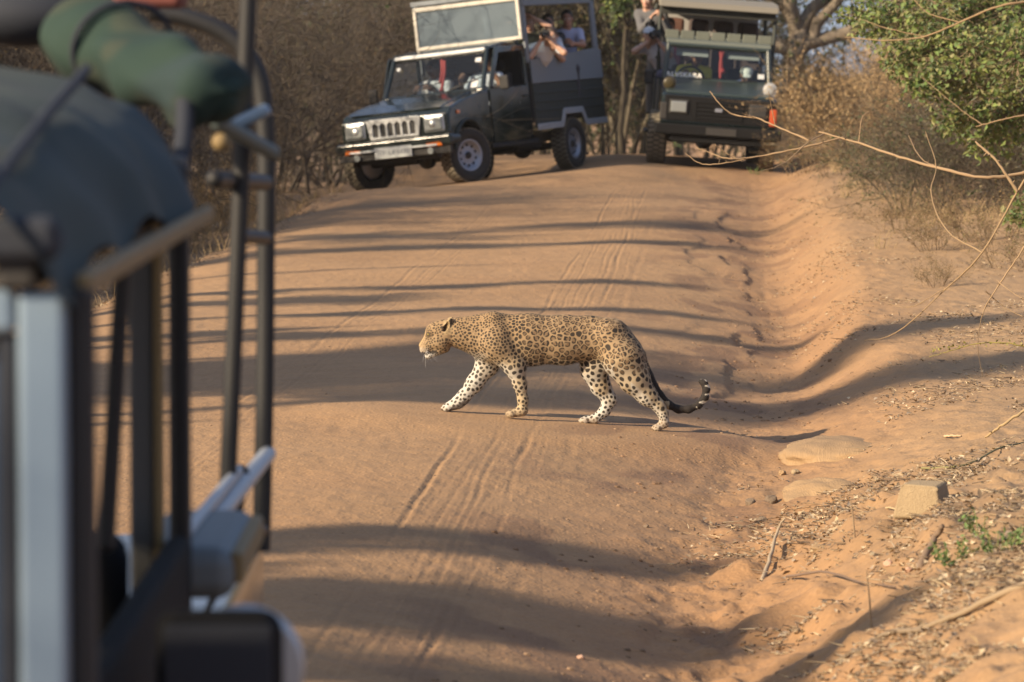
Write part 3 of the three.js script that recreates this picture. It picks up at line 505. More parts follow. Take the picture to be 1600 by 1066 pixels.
  P('rear_view_mirror', rbox(0.22, 0.06, 0.03, 0.015, 0.02, 1.70, 0.58), M.black);
  P('dashboard', rbox(1.36, 0.18, 0.35, 0.05, 0, 1.13, 0.78), M.cabin);
  P('steering_wheel', new THREE.TorusGeometry(0.18, 0.016, 8, 24).rotateX(-0.5).translate(-0.36, 1.22, 0.52), M.black);
  // cab
  P('cab_roof', slab([[0.66, 1.745], [0.60, 1.80], [0.2, 1.835], [-0.36, 1.835], [-0.36, 1.77], [0.62, 1.745]], -0.72, 0.72, 0.02), M.green);
  P('cab_back', merge(rbox(1.46, 0.62, 0.05, 0.01, 0, 0.82, -0.36), rbox(1.46, 0.12, 0.05, 0.01, 0, 1.70, -0.36), rbox(0.3, 0.55, 0.05, 0.01, 0.58, 1.38, -0.36), rbox(0.3, 0.55, 0.05, 0.01, -0.58, 1.38, -0.36)), M.cabin);
  P('cab_floor', rbox(1.5, 0.08, 1.5, 0.02, 0, 0.52, 0.3), M.cabin);
  for (const s of [-1, 1]) {
    P('cab_seat', merge(rbox(0.52, 0.16, 0.5, 0.06, s * 0.36, 0.78, 0.05), rbox(0.50, 0.62, 0.14, 0.06, s * 0.36, 1.12, -0.24, -0.15), rbox(0.28, 0.16, 0.10, 0.05, s * 0.36, 1.52, -0.30)), M.cabin);
    const door = P('door', slab([[0.90, 0.49], [0.915, 1.20], [0.62, 1.735], [0.55, 1.775], [-0.33, 1.775], [-0.33, 0.49]], s > 0 ? 0.785 : -0.815, s > 0 ? 0.815 : -0.785, 0.008, [[[0.80, 1.22], [0.52, 1.69], [-0.25, 1.70], [-0.25, 1.22]]]), M.green);
    P('door_handle', rbox(0.03, 0.03, 0.15, 0.012, s * 0.825, 1.08, -0.18), M.black, door);
    P('side_mirror', merge(rbox(0.14, 0.19, 0.06, 0.03, s * 0.99, 1.28, 0.80), rod([[s * 0.80, 1.22, 0.80], [s * 0.94, 1.24, 0.80]], 0.014, 6, false)), M.blackDusty);
    P('sill', rbox(0.06, 0.07, 1.5, 0.02, s * 0.77, 0.45, 0.2), M.black);
  }
  // bed with ribbed sides, cut for the rear wheel, and a bright trim strip that steps over it
  const arch = [[RZ + 0.55, 0.62], [RZ + 0.40, 0.62], [RZ + 0.30, 0.80], [RZ - 0.30, 0.80], [RZ - 0.42, 0.62], [-2.79, 0.62]];
  for (const s of [-1, 1]) {
    const X = (a, b) => s > 0 ? [a, b] : [-b, -a], side = P('bed_side', slab([[-0.44, 0.62], ...arch, [-2.80, 1.23], [-0.44, 1.23]], ...X(0.80, 0.835), 0.008), M.greenDusty);
    for (const y of [0.86, 0.98, 1.10]) P('rib', rbox(0.016, 0.03, 2.28, 0.007, s * 0.838, y, -1.62), M.greenDusty, side);
    const trim = [[-0.46, 0.615], ...arch.map(([z, y]) => [z, y])].map(([z, y]) => [s * 0.845, y, z]);
    P('fender_trim', merge(...trim.slice(1).map((q, i) => { const a = V(...trim[i]), b = V(...q), l = a.distanceTo(b), g = new RoundedBoxGeometry(0.02, 0.085, l + 0.03, 1, 0.008); g.rotateX(-Math.atan2(b.y - a.y, b.z - a.z)); const m = a.clone().add(b).multiplyScalar(0.5); g.translate(m.x, m.y + 0.02, m.z); return g; })), M.silver);
    P('hood_side', slab([[-0.42, 1.235], [-2.80, 1.235], [-2.80, 1.64], [-2.55, 1.66], [-1.15, 1.60], [-0.42, 1.56]], ...X(0.825, 0.855), 0.008), M.grey);
    P('hood_post', [rbox(0.05, 0.86, 0.13, 0.015, s * 0.82, 2.02, -2.70), rbox(0.05, 0.92, 0.10, 0.015, s * 0.80, 1.98, -0.42)], M.grey);
    P('hood_rail', rbox(0.05, 0.20, 2.4, 0.015, s * 0.82, 2.40, -1.58), M.grey);
    P('grab_rail', rod([[s * 0.85, 1.72, -1.35], [s * 0.85, 1.72, -2.0]], 0.025, 8, false), M.black);
  }
  P('hood_roof', slab([[-0.36, 2.47], [-2.82, 2.47], [-2.82, 2.53], [-1.6, 2.58], [-0.36, 2.53]], -0.86, 0.86, 0.012), M.grey);
  P('far_curtain', rbox(0.02, 0.80, 1.75, 0.008, -0.80, 2.02, -1.42), M.cabin);
  P('bed_floor', rbox(1.6, 0.06, 2.36, 0.01, 0, 0.76, -1.62), M.cabin);
  P('bed_front', rbox(1.62, 1.08, 0.04, 0.01, 0, 1.26, -0.43), M.cabin);
  P('tailgate', rbox(1.62, 0.95, 0.04, 0.01, 0, 1.18, -2.80), M.greenDusty);
  P('bench', [rbox(1.5, 0.10, 0.42, 0.04, 0, 1.14, -1.15), rbox(1.5, 0.46, 0.09, 0.04, 0, 1.42, -1.38, -0.1), rbox(1.5, 0.10, 0.42, 0.04, 0, 1.14, -2.25), rbox(1.5, 0.46, 0.09, 0.04, 0, 1.42, -2.48, -0.1)], M.cabin);
  const uy0 = 1.875, uy1 = 2.415, fr = M.cream;
  P('upper_screen_frame', merge(rbox(1.62, 0.05, 0.05, 0.012, 0, uy0, -0.33), rbox(1.62, 0.06, 0.05, 0.012, 0, uy1, -0.33), rbox(0.05, 0.5, 0.05, 0.012, -0.785, 2.145, -0.33), rbox(0.05, 0.5, 0.05, 0.012, 0.785, 2.145, -0.33)), fr);
  pane('upper_screen', [-0.76, uy0 + 0.02, -0.33], [0.76, uy0 + 0.02, -0.33], [0.76, uy1 - 0.02, -0.33], [-0.76, uy1 - 0.02, -0.33], M.film);
  // wheels and what shows under the body
  wheel(pickup, 0.72, 0.36, FZ, 0.365, 0.235, 1, -0.42); wheel(pickup, -0.72, 0.36, FZ, 0.365, 0.235, -1, -0.42); wheel(pickup, 0.72, 0.36, RZ, 0.365, 0.235, 1); wheel(pickup, -0.72, 0.36, RZ, 0.365, 0.235, -1);
  P('chassis_rail', [rbox(0.1, 0.14, 4.7, 0.02, 0.42, 0.50, -0.3), rbox(0.1, 0.14, 4.7, 0.02, -0.42, 0.50, -0.3)], M.black); P('engine_sump', rbox(0.9, 0.25, 0.7, 0.05, 0, 0.45, 1.1), M.black); P('fuel_tank', rbox(0.5, 0.26, 0.9, 0.06, 0.3, 0.46, -0.75), M.black);
  P('axle', [merge(rod([[-0.68, 0.36, FZ], [0.68, 0.36, FZ]], 0.05, 8, false), new THREE.SphereGeometry(0.13, 12, 8).translate(0.15, 0.36, FZ)), merge(rod([[-0.68, 0.36, RZ], [0.68, 0.36, RZ]], 0.05, 8, false), new THREE.SphereGeometry(0.14, 12, 8).translate(0, 0.36, RZ))], M.black);
}

// ---- the open jeep at the right
const jeep = thing('safari_jeep', 'open dark green jeep with fabric roof and seat rows, facing head on', 'jeep');
place(jeep, 2.806, 0.34, 64.195, 0.0, 0.012, -0.071);
{
  const P = (n, g, m, parent = jeep) => Array.isArray(g) ? g.map((q) => mesh(n, q, m, parent)) : mesh(n, g, m, parent), FZ = 1.45, RZ = -1.3;
  P('body', slab([[2.02, 0.56], [2.05, 0.62], [2.03, 0.98], [1.98, 1.02], [1.3, 1.07], [0.9, 1.10], [0.9, 0.52], ...arc(FZ, 0.37, 0.49, 165, 15, 12)], -0.80, 0.80, 0.03), M.green);
  P('hood', slab([[2.0, 1.015], [1.98, 1.05], [1.4, 1.13], [0.92, 1.20], [0.92, 1.06]], -0.74, 0.74, 0.03), M.green2);
  P('front_panel', rbox(1.50, 0.36, 0.03, 0.015, 0, 0.81, 2.05), M.matte);  // black paint carries the tree shade lying on the jeep front
  const bars = P('grille', plate(rect(-0.34, 0.68, 0.34, 0.93), 2.06, 2.08, 0.004, [0, 1, 2, 3].map((k) => rect(-0.31, 0.70 + k * 0.055, 0.31, 0.735 + k * 0.055))), M.matte);
  P('badge', rbox(0.10, 0.05, 0.01, 0.004, 0, 0.815, 2.084), M.steel, bars);
  for (const s of [-1, 1]) {
    const hl = P('headlight', rbox(0.27, 0.20, 0.05, 0.02, s * 0.555, 0.83, 2.06), M.blackDusty);
    P('lens', rbox(0.22, 0.15, 0.03, 0.03, s * 0.555, 0.83, 2.085), s < 0 ? M.lamp : M.blackDusty, hl);
    P('indicator', rbox(0.10, 0.24, 0.07, 0.02, s * 0.76, 0.76, 2.04), s > 0 ? phys([0.42, 0.07, 0.02], 0.4) : M.blackDusty);
    const lamp = P('spot_lamp', merge(new THREE.CylinderGeometry(0.098, 0.075, 0.10, 24).rotateX(Math.PI / 2).translate(s * 0.70, 1.145, 1.74), rod([[s * 0.70, 1.0, 1.72], [s * 0.70, 1.10, 1.73]], 0.015, 6, false)), s > 0 ? M.silver : M.blackDusty);
    P('lens', new THREE.SphereGeometry(0.080, 20, 12).scale(1, 1, 0.3).translate(s * 0.70, 1.145, 1.79), s > 0 ? phys([0.34, 0.35, 0.35], 0.25, { clearcoat: 1 }) : std([0.045, 0.035, 0.012], 0.4), lamp);
    P('door', slab([[0.88, 0.50], [0.88, 1.17], [-0.10, 1.17], [-0.10, 0.50]], s > 0 ? 0.785 : -0.815, s > 0 ? 0.815 : -0.785, 0.01), M.green2);
    P('side_panel', slab([[-0.12, 0.60], [-0.12, 1.24], [-2.75, 1.24], [-2.75, 0.62], [RZ - 0.45, 0.62], ...arc(RZ, 0.37, 0.48, 170, 10, 10), [-0.6, 0.60]], s > 0 ? 0.80 : -0.84, s > 0 ? 0.84 : -0.80, 0.01), M.green2);
    P('roof_post', [rod([[s * 0.80, 1.2, -0.10], [s * 0.82, 2.1, -0.22], [s * 0.78, 2.26, -0.22]], 0.028, 8), rod([[s * 0.80, 1.2, -2.70], [s * 0.82, 2.1, -2.70], [s * 0.78, 2.26, -2.70]], 0.028, 8)], M.greenDusty);
    P('side_rail', [rod([[s * 0.84, 1.46, -0.15], [s * 0.84, 1.46, -2.7]], 0.022, 8, false), rod([[s * 0.84, 1.26, -0.15], [s * 0.84, 1.26, -2.7]], 0.022, 8, false)], M.greenDusty);
    P('side_mirror', merge(rbox(0.13, 0.20, 0.05, 0.025, s * 0.96, 1.19, 0.80), rod([[s * 0.79, 1.18, 0.78], [s * 0.92, 1.20, 0.80]], 0.013, 6, false)), M.black);
    P('step', rbox(0.2, 0.04, 1.0, 0.015, s * 0.86, 0.42, 0.2), M.black);
  }
  P('bumper', rbox(1.76, 0.15, 0.12, 0.03, 0, 0.52, 2.14), M.matte); P('skid_plate', rbox(1.3, 0.10, 0.1, 0.02, 0, 0.40, 2.08), M.matte);
  P('number_plate', rbox(0.42, 0.10, 0.01, 0.004, 0.05, 0.52, 2.206), M.blackDusty);
  const ws = (x, t) => [x * lerp(0.745, 0.705, t), lerp(1.19, 1.67, t), lerp(0.87, 0.70, t)];
  P('windscreen_frame', merge(rod([ws(-1, 0), ws(-1, 1)], 0.038, 8, false), rod([ws(1, 0), ws(1, 1)], 0.038, 8, false), rod([ws(-1, 1), ws(1, 1)], 0.036, 8, false), rod([ws(-1, 0), ws(1, 0)], 0.034, 8, false)), M.green2);
  const pane = (name, a, b, c, d, m) => { const g = new THREE.BufferGeometry(); g.setAttribute('position', new THREE.BufferAttribute(new Float32Array([...a, ...b, ...c, ...d]), 3)); g.setIndex([0, 1, 2, 0, 2, 3]); g.computeVertexNormals(); return P(name, g, m); };
  const screen = pane('windscreen', ws(-0.98, 0.03), ws(0.98, 0.03), ws(0.98, 0.97), ws(-0.98, 0.97), M.glass);
  P('windscreen_sticker', rbox(0.09, 0.07, 0.004, 0.002, 0.62, 1.30, 0.836, -0.34), M.white, screen);
  for (const x of [-0.55, 0.12]) P('wiper', merge(rod([[x, 1.15, 0.93], [x + 0.2, 1.205, 0.90], [x + 0.46, 1.23, 0.89]], 0.009, 6)), M.black);
  P('windscreen_banner', new THREE.PlaneGeometry(0.60, 0.10).rotateX(-0.34).translate(-0.44, 1.255, 0.862), (() => { const m = lettering(256, 48, (c) => { c.clearRect(0, 0, 256, 48); c.fillStyle = '#e3e0d6'; c.font = 'bold 46px sans-serif'; c.fillText('ALVIKARA', 6, 41, 244); }); m.alphaTest = 0.4; return m; })());
  P('mirror_ornament', merge(rod([[0.03, 1.63, 0.66], [0.05, 1.5, 0.68], [0.06, 1.36, 0.72]], 0.022, 8), rod([[0.07, 1.62, 0.66], [0.04, 1.45, 0.70], [0.05, 1.24, 0.78]], 0.018, 8), new THREE.SphereGeometry(0.045, 10, 8).translate(0.07, 1.34, 0.72)), M.red);
  P('dashboard', rbox(1.4, 0.14, 0.3, 0.05, 0, 1.10, 0.72), M.cabin);
  P('steering_wheel', new THREE.TorusGeometry(0.19, 0.017, 8, 24).rotateX(-0.5).translate(-0.36, 1.2, 0.46), M.black);
  P('cab_floor', rbox(1.56, 0.06, 1.2, 0.02, 0, 0.55, 0.3), M.cabin);
  P('cab_back', rbox(1.56, 0.70, 0.04, 0.01, 0, 0.95, -0.14), M.cabin);
  for (const s of [-1, 1]) P('cab_seat', merge(rbox(0.5, 0.14, 0.46, 0.05, s * 0.38, 0.80, 0.22), rbox(0.48, 0.56, 0.12, 0.05, s * 0.38, 1.10, -0.05, -0.12)), M.cabin);
  for (const s of [-1, 1]) P('sun_visor', rbox(0.46, 0.15, 0.02, 0.008, s * 0.36, 1.585, 0.60, -0.4), std([0.30, 0.30, 0.27], 0.8));
  const front = P('cab_roof', slab([[0.72, 1.69], [0.70, 1.74], [-0.1, 1.80], [-0.1, 1.74], [0.7, 1.685]], -0.74, 0.74, 0.012), std([0.11, 0.125, 0.105], 0.7));
  for (let k = 0; k < 7; k++) P('roof_rib', rbox(0.195, 0.12, 0.05, 0.012, -0.66 + k * 0.22, 1.815, 0.42), std([0.115, 0.125, 0.10], 0.75), front);
  P('bed_floor', rbox(1.6, 0.06, 2.6, 0.01, 0, 0.78, -1.45), M.cabin);
  P('tailgate', rbox(1.6, 0.62, 0.04, 0.01, 0, 0.93, -2.76), M.green2);
  P('rear_board', plate([[-0.66, 1.2], [0.72, 1.2], [0.72, 2.12], [-0.66, 2.12]], -2.74, -2.71, 0.006), std([0.30, 0.29, 0.27], 0.8));
  for (const [z, dy] of [[-0.75, 0], [-1.75, 0.0]]) for (let k = 0; k < 4; k++) { const x = -0.57 + k * 0.36, m = k === 0 ? M.seat : std([0.05, 0.034, 0.03], 0.75); const st = P('passenger_seat', merge(rbox(0.34, 0.12, 0.42, 0.05, x, 1.20 + dy, z), rbox(0.34, 0.62, 0.11, 0.05, x, 1.50 + dy, z - 0.26, -0.08)), m); P('headrest', rbox(0.255, 0.26, 0.10, 0.05, x, 1.905 + dy, z - 0.30, -0.08), m, st); }
  P('fabric_roof', slab([[0.0, 2.20], [-0.02, 2.28], [-0.4, 2.33], [-1.5, 2.36], [-2.7, 2.33], [-2.9, 2.27], [-2.9, 2.22], [-1.5, 2.31], [-0.4, 2.28], [-0.06, 2.19]], -0.86, 0.86, 0.02), std([0.19, 0.175, 0.145], 0.9));
  P('roof_valance', rbox(1.66, 0.10, 0.02, 0.008, 0, 2.14, -0.12), std([0.03, 0.03, 0.026], 0.9));
  wheel(jeep, 0.74, 0.37, FZ, 0.375, 0.23, 1, -0.05); wheel(jeep, -0.80, 0.37, FZ, 0.385, 0.26, -1, -0.07); wheel(jeep, 0.72, 0.37, RZ, 0.375, 0.23, 1); wheel(jeep, -0.72, 0.37, RZ, 0.375, 0.23, -1);
  P('chassis_rail', [rbox(0.1, 0.14, 4.5, 0.02, 0.42, 0.52, -0.3), rbox(0.1, 0.14, 4.5, 0.02, -0.42, 0.52, -0.3)], M.black); P('engine_sump', rbox(0.8, 0.24, 0.8, 0.05, 0, 0.48, 1.1), M.black);
  P('axle', [merge(rod([[-0.68, 0.37, FZ], [0.68, 0.37, FZ]], 0.05, 8, false), new THREE.SphereGeometry(0.13, 12, 8).translate(-0.15, 0.37, FZ)), rod([[-0.68, 0.37, RZ], [0.68, 0.37, RZ]], 0.05, 8, false)], M.black);
}
// ---- the nearest vehicle, far out of focus at the left: the right flank of an open safari truck, its side along x = -0.6
const truck = thing('safari_truck', 'nearest dark safari truck at the left edge, blurred, with silver frame and black mirror', 'truck');
truck.position.set(-1.45, 0, -8.4);
{
  const P = (n, g, m) => (Array.isArray(g) ? g : [g]).map((q) => { q.translate(1.45, 0, 8.4); return mesh(n, q, m, truck); })[0];
  const q = (px, py, d) => { const p = at(px, py, d); return [p.x, p.y, p.z]; };
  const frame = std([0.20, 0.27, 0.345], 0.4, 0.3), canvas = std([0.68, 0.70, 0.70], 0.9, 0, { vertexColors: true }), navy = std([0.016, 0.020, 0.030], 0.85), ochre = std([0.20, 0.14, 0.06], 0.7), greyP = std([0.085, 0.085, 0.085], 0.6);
  // silver window frame facing back, with its inner lip and dark pane
  P('window_frame', [rbox(0.066, 1.0, 0.05, 0.012, -0.630, 1.29, -6.0), rbox(0.9, 0.062, 0.05, 0.012, -1.115, 1.762, -6.0), rbox(0.062, 1.0, 0.05, 0.012, -1.6, 1.29, -6.0), rbox(0.9, 0.062, 0.05, 0.012, -1.115, 0.82, -6.0)], frame);
  P('frame_lip', [rbox(0.024, 0.92, 0.035, 0.006, -0.677, 1.27, -6.01), rbox(0.85, 0.024, 0.035, 0.006, -1.115, 1.718, -6.01)], navy);
  P('pane', rbox(0.86, 0.9, 0.006, 0.002, -1.12, 1.27, -6.02), new THREE.MeshPhysicalMaterial({ color: rgb(0.03, 0.05, 0.09), roughness: 0.15, clearcoat: 0.5 }));
  P('rear_corner', rbox(0.035, 0.86, 0.06, 0.012, -0.582, 1.36, -6.05), M.blackDusty);
  P('roof_beam', rbox(0.06, 0.06, 2.5, 0.015, -0.66, 1.82, -7.2), M.blackDusty);
  P('beam_edge', [rbox(0.022, 0.032, 2.5, 0.008, -0.578, 1.793, -7.28)], ochre);  // ochre strip paints the bounce light along the beam edge
  // canvas roof with sagging folds
  { const nx = 60, nz = 60, pos = [], idx = []; for (let j = 0; j <= nz; j++) for (let i = 0; i <= nx; i++) { const u = i / nx, v = j / nz, x = lerp(-2.35, -0.595, u), z = lerp(-5.9, -8.5, v), e = Math.min(1, (1 - u) / 0.42), arch = Math.sqrt(Math.max(0, 1 - (1 - e) * (1 - e))); pos.push(x + (u > 0.97 ? 0.012 * Math.sin(v * 23) : 0), 1.84 - 0.055 * sstep(0.93, 1, u) * (1 + 0.4 * Math.sin(v * 19)) + 0.235 * arch * lerp(0.85, 1.05, v) + 0.03 * noise2(u * 7, v * 6) + 0.02 * Math.abs(noise2(u * 15 + v * 6, v * 9))  - 0.03 * Math.abs(Math.sin(v * Math.PI * 2)) * arch, z); if (i && j) { const k = j * (nx + 1) + i; idx.push(k, k - 1, k - nx - 2, k, k - nx - 2, k - nx - 1); } } const g = new THREE.BufferGeometry(); g.setAttribute('position', new THREE.BufferAttribute(new Float32Array(pos), 3)); g.setIndex(idx); g.computeVertexNormals(); paint(g, (x, y, z) => { const a = 0.5 + 0.9 * fbm2(x * 2.2, z * 2.2, 4), b = sstep(0.05, 0.5, fbm2(x * 3.1 + 7, z * 2.4, 4)), c = sstep(0.2, 0.6, fbm2(x * 2.7, z * 3.3 + 5, 3)); let q = [lerp(0.030, 0.060, a), lerp(0.052, 0.070, a), lerp(0.054, 0.058, a)]; q = q.map((v, i) => lerp(v, [0.020, 0.055, 0.085][i], 0.55 * b)); return q.map((v, i) => lerp(v, [0.13, 0.115, 0.085][i], 0.5 * c)); }); P('canvas_roof', g, canvas); }
  P('roof_rope', rod([q(-20, 300, 6.0), q(60, 195, 6.8), q(135, 108, 7.6)], 0.010, 6), navy);
  P('front_rib', rbox(1.7, 0.06, 0.06, 0.02, -1.45, 1.86, -5.95), navy);
  // rolled side curtain lying on the roof
  { // a loose roll: sagging, creased across, wound in a spiral, with a flap hanging at its lower side
    const a = V(...q(128, 34, 9.3)), b = V(...q(352, 138, 8.8)), ax = b.clone().sub(a), L = ax.length(), e1 = V(0, 1, 0).addScaledVector(ax, -ax.y / L / L).normalize(), e2 = V(0, 0, 0).crossVectors(ax.clone().normalize(), e1), nu = 90, nv = 150, pos = [], idx = [];
    for (let i = 0; i <= nu; i++) for (let j = 0; j <= nv; j++) {
      const u = i / nu, v = j / nv, an = v * Math.PI * 2 * 3.35 + 0.6, fold = Math.sin(u * 15 + 1.6 * Math.sin(an * 0.9) + 2 * noise2(u * 5, an)), r = lerp(0.006, 0.102, Math.pow(v, 0.75)) * (1 + 0.10 * Math.sin(u * 5.3 + 1) + 0.20 * fold * (0.4 + 0.6 * Math.max(0, Math.sin(an - 2.2))) + 0.10 * noise3(u * 7, Math.cos(an) * 1.5, Math.sin(an) * 1.5)), sag = -0.03 * Math.sin(u * Math.PI) - 0.008 * Math.sin(u * 9), cap = Math.sqrt(Math.max(0, 1 - Math.pow(Math.abs(u * 2 - 1), 9))), end = (u - 0.5) * (0.06 * Math.sin(an * 1.3) + 0.04 * v);
      const p = a.clone().addScaledVector(ax, u + end * 0.5).addScaledVector(e1, Math.cos(an) * r * 0.86 * cap + sag).addScaledVector(e2, Math.sin(an) * r * 1.08 * cap); pos.push(p.x, p.y, p.z); if (i && j) { const k = i * (nv + 1) + j; idx.push(k, k - 1, k - nv - 2, k, k - nv - 2, k - nv - 1); }
    }
    const g = new THREE.BufferGeometry(); g.setAttribute('position', new THREE.BufferAttribute(new Float32Array(pos), 3)); g.setIndex(idx); g.computeVertexNormals();
    paint(g, (x, y, z) => { const n = 0.5 + 0.8 * noise3(x * 9, y * 9, z * 9), d = sstep(0.15, 0.6, noise3(x * 14 + 3, y * 20, z * 14)), bl = sstep(-0.1, 0.5, noise3(x * 6, y * 8 + 9, z * 6)); let c = [lerp(0.020, 0.034, n), lerp(0.062, 0.080, n), lerp(0.050, 0.056, n)]; c = c.map((k, i) => lerp(k, [0.028, 0.060, 0.078][i], 0.6 * bl)); return c.map((k, i) => 0.62 * lerp(k, [0.11, 0.105, 0.06][i], 0.4 * d)); }); P('curtain_roll', g, canvas);
    for (const u of [0.3]) { const c = a.clone().addScaledVector(ax, u), ring = Array.from({ length: 13 }, (_, k) => { const t = k / 12 * Math.PI * 2, p = c.clone().addScaledVector(e1, Math.cos(t) * 0.094 - 0.014).addScaledVector(e2, Math.sin(t) * 0.114); return [p.x, p.y, p.z]; }); P('curtain_strap', rod(ring, 0.007, 6), navy); }
  }
  P('roof_bundle', new THREE.SphereGeometry(0.12, 20, 14).scale(1.3, 0.6, 1).translate(...q(45, 22, 9.6)), navy);
  P('folded_cloth', rbox(0.16, 0.05, 0.2, 0.02, ...q(235, -4, 10.2)), std([0.16, 0.05, 0.04], 0.9));
  P('curtain_strap', rod([q(290, 150, 8.8), q(285, 230, 8.7), q(262, 330, 8.55)], 0.018, 8), navy);
  // pillars, rods and rails down the side
  P('side_pillar', [rbox(0.05, 1.0, 0.05, 0.012, -0.702, 1.32, -8.5), rbox(0.034, 1.08, 0.05, 0.01, -0.645, 1.36, -8.62)], greyP);
  P('pillar_bounce_strip', rbox(0.016, 0.98, 0.05, 0.006, -0.670, 1.32, -8.48), ochre);  // bounce light on the pillar edge, put into an ochre strip
  P('door_pillar', rbox(0.03, 1.05, 0.06, 0.01, -0.632, 1.36, -8.56), M.black);
  P('inner_rod', rod([q(192, 420, 7.8), q(166, 850, 7.8)], 0.016, 8, false), M.black);
  P('mast', rod([q(390, -60, 10.0), q(372, 380, 10.0), q(352, 850, 10.0)], 0.020, 10), M.black);
  P('hoop', rod([q(235, 18, 10.9), q(300, 30, 10.9), q(365, 62, 10.9), q(402, 115, 10.9), q(414, 200, 10.9), q(415, 420, 10.9), q(413, 640, 10.9), q(408, 860, 10.9)], 0.023, 10), M.black);
  P('hoop_tie', [rod([q(372, 368, 10.2), q(414, 372, 10.8)], 0.017, 8, false), rod([q(335, 280, 9.7), q(414, 285, 10.8)], 0.02, 8, false), rod([q(360, 820, 10.0), q(410, 830, 10.8)], 0.016, 8, false)], M.black);
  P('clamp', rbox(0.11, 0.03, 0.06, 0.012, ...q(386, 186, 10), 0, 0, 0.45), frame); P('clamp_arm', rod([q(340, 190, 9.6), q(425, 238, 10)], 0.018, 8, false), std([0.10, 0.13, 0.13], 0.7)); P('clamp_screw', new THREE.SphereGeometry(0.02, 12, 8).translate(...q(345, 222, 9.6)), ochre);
  P('hand_rail', rod([q(288, 872, 8.65), q(418, 710, 10.9)], 0.021, 10, false), M.silver); P('hand_rail', rod([q(284, 842, 8.65), q(372, 735, 10.2)], 0.013, 10, false), M.silver);
  P('rail_bracket', rod([q(375, 740, 10.2), q(350, 880, 10.2)], 0.022, 8, false), M.blackDusty);
  // flank, wing and wheels
  P('door_panel', rbox(0.05, 0.62, 2.4, 0.02, -0.635, 0.87, -7.3), M.matte);
  P('flank', rbox(1.72, 0.42, 5.0, 0.06, -1.47, 0.70, -8.5), M.green);
  P('seat_back', rbox(0.55, 0.62, 0.12, 0.05, -0.99, 0.90, -8.3), M.matte);
  P('roof_seam', rod([q(0, 395, 6.2), q(60, 372, 6.6), q(150, 330, 7.4), q(250, 280, 8.3)], 0.008, 6), navy);
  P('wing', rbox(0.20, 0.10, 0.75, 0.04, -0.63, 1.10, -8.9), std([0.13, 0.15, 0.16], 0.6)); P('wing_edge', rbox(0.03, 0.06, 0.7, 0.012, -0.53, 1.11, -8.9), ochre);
  P('mirror', rbox(0.195, 0.26, 0.07, 0.05, -0.447, 1.125, -6.8), M.matte); P('mirror_glass', rbox(0.165, 0.22, 0.01, 0.035, -0.447, 1.125, -6.762), navy);
  P('mirror_arm', rod([[-0.60, 1.06, -6.95], [-0.5, 1.08, -6.85]], 0.014, 8, false), M.black);
  P('lamp_cowl', new THREE.CylinderGeometry(0.10, 0.10, 0.10, 28).rotateX(Math.PI / 2).translate(-0.44, 1.10, -7.25), M.silver);
  for (const [x, z] of [[-0.75, -6.9], [-2.2, -6.9], [-0.75, -10.1], [-2.2, -10.1]]) wheel(truck, x + 1.45, 0.37, z + 8.4, 0.37, 0.22, x > -1 ? 1 : -1);
  for (const o of truck.children) if (o.name === 'wheel') o.position.y = ground(o.position.x - 1.45, 8.4 - o.position.z, false) + 0.365;
}
// ---------------------------------------------------------------- people in the two vehicles
const HEAD = skin([
  ball([0, 0.035, -0.012], [0.076, 0.088, 0.094], { k: 0.02 }), ball([0, -0.045, 0.022], [0.056, 0.062, 0.066], { k: 0.03 }), ball([0, -0.088, 0.058], [0.024, 0.018, 0.020], { k: 0.02 }),
  bone([0, 0.012, 0.080], [0, -0.030, 0.103], 0.009, 0.013, { k: 0.012 }), ball([0, 0.028, 0.074], [0.052, 0.012, 0.014], { k: 0.014 }), ball([0.034, -0.018, 0.066], [0.022, 0.020, 0.018], { k: 0.015 }), ball([-0.034, -0.018, 0.066], [0.022, 0.020, 0.018], { k: 0.015 }),
  ball([0, -0.055, 0.083], [0.024, 0.010, 0.010], { k: 0.006 }), ball([0.079, -0.005, -0.008], [0.010, 0.032, 0.020], { k: 0.006 }), ball([-0.079, -0.005, -0.008], [0.010, 0.032, 0.020], { k: 0.006 }),
  ball([0.030, 0.006, 0.090], [0.016, 0.010, 0.014], { k: 0.008, cut: true }), ball([-0.030, 0.006, 0.090], [0.016, 0.010, 0.014], { k: 0.008, cut: true }), ball([0.030, 0.005, 0.074], 0.0125, { k: 0.003 }), ball([-0.030, 0.005, 0.074], 0.0125, { k: 0.003 }),
  bone([0, -0.07, -0.02], [0, -0.15, -0.035], 0.052, 0.054, { k: 0.03 })], 0.0065);
const HAND = (() => { const l = [bone([-0.022, 0.02, 0], [-0.026, 0.085, 0.004], 0.021, 0.016, { sz: 0.6, k: 0.012 }), bone([0.022, 0.02, 0], [0.024, 0.08, 0.004], 0.021, 0.016, { sz: 0.6, k: 0.012 }), bone([0, -0.03, 0], [0, 0.04, 0], 0.024, 0.030, { sz: 0.65, k: 0.015 })];
  [[-0.031, 0.088, 0.034, 0.95], [-0.011, 0.094, 0.040, 1], [0.010, 0.092, 0.037, 0.95], [0.029, 0.082, 0.029, 0.9]].forEach(([x, y, n]) => { const a = [x, y - 0.012, 0.003], b = [x * 1.06, y + n * 0.62, 0.024], c = [x * 1.04, y + n * 0.70, 0.054], e = [x, y + n * 0.30, 0.072]; l.push(bone(a, b, 0.0098, 0.0092, { k: 0.004 }), bone(b, c, 0.0092, 0.0085, { k: 0.003 }), bone(c, e, 0.0085, 0.0075, { k: 0.003 })); });
  l.push(bone([-0.026, 0.022, 0.008], [-0.056, 0.052, 0.026], 0.0135, 0.011, { k: 0.006 }), bone([-0.056, 0.052, 0.026], [-0.054, 0.082, 0.046], 0.0105, 0.009, { k: 0.003 })); return skin(l, 0.0062); })();
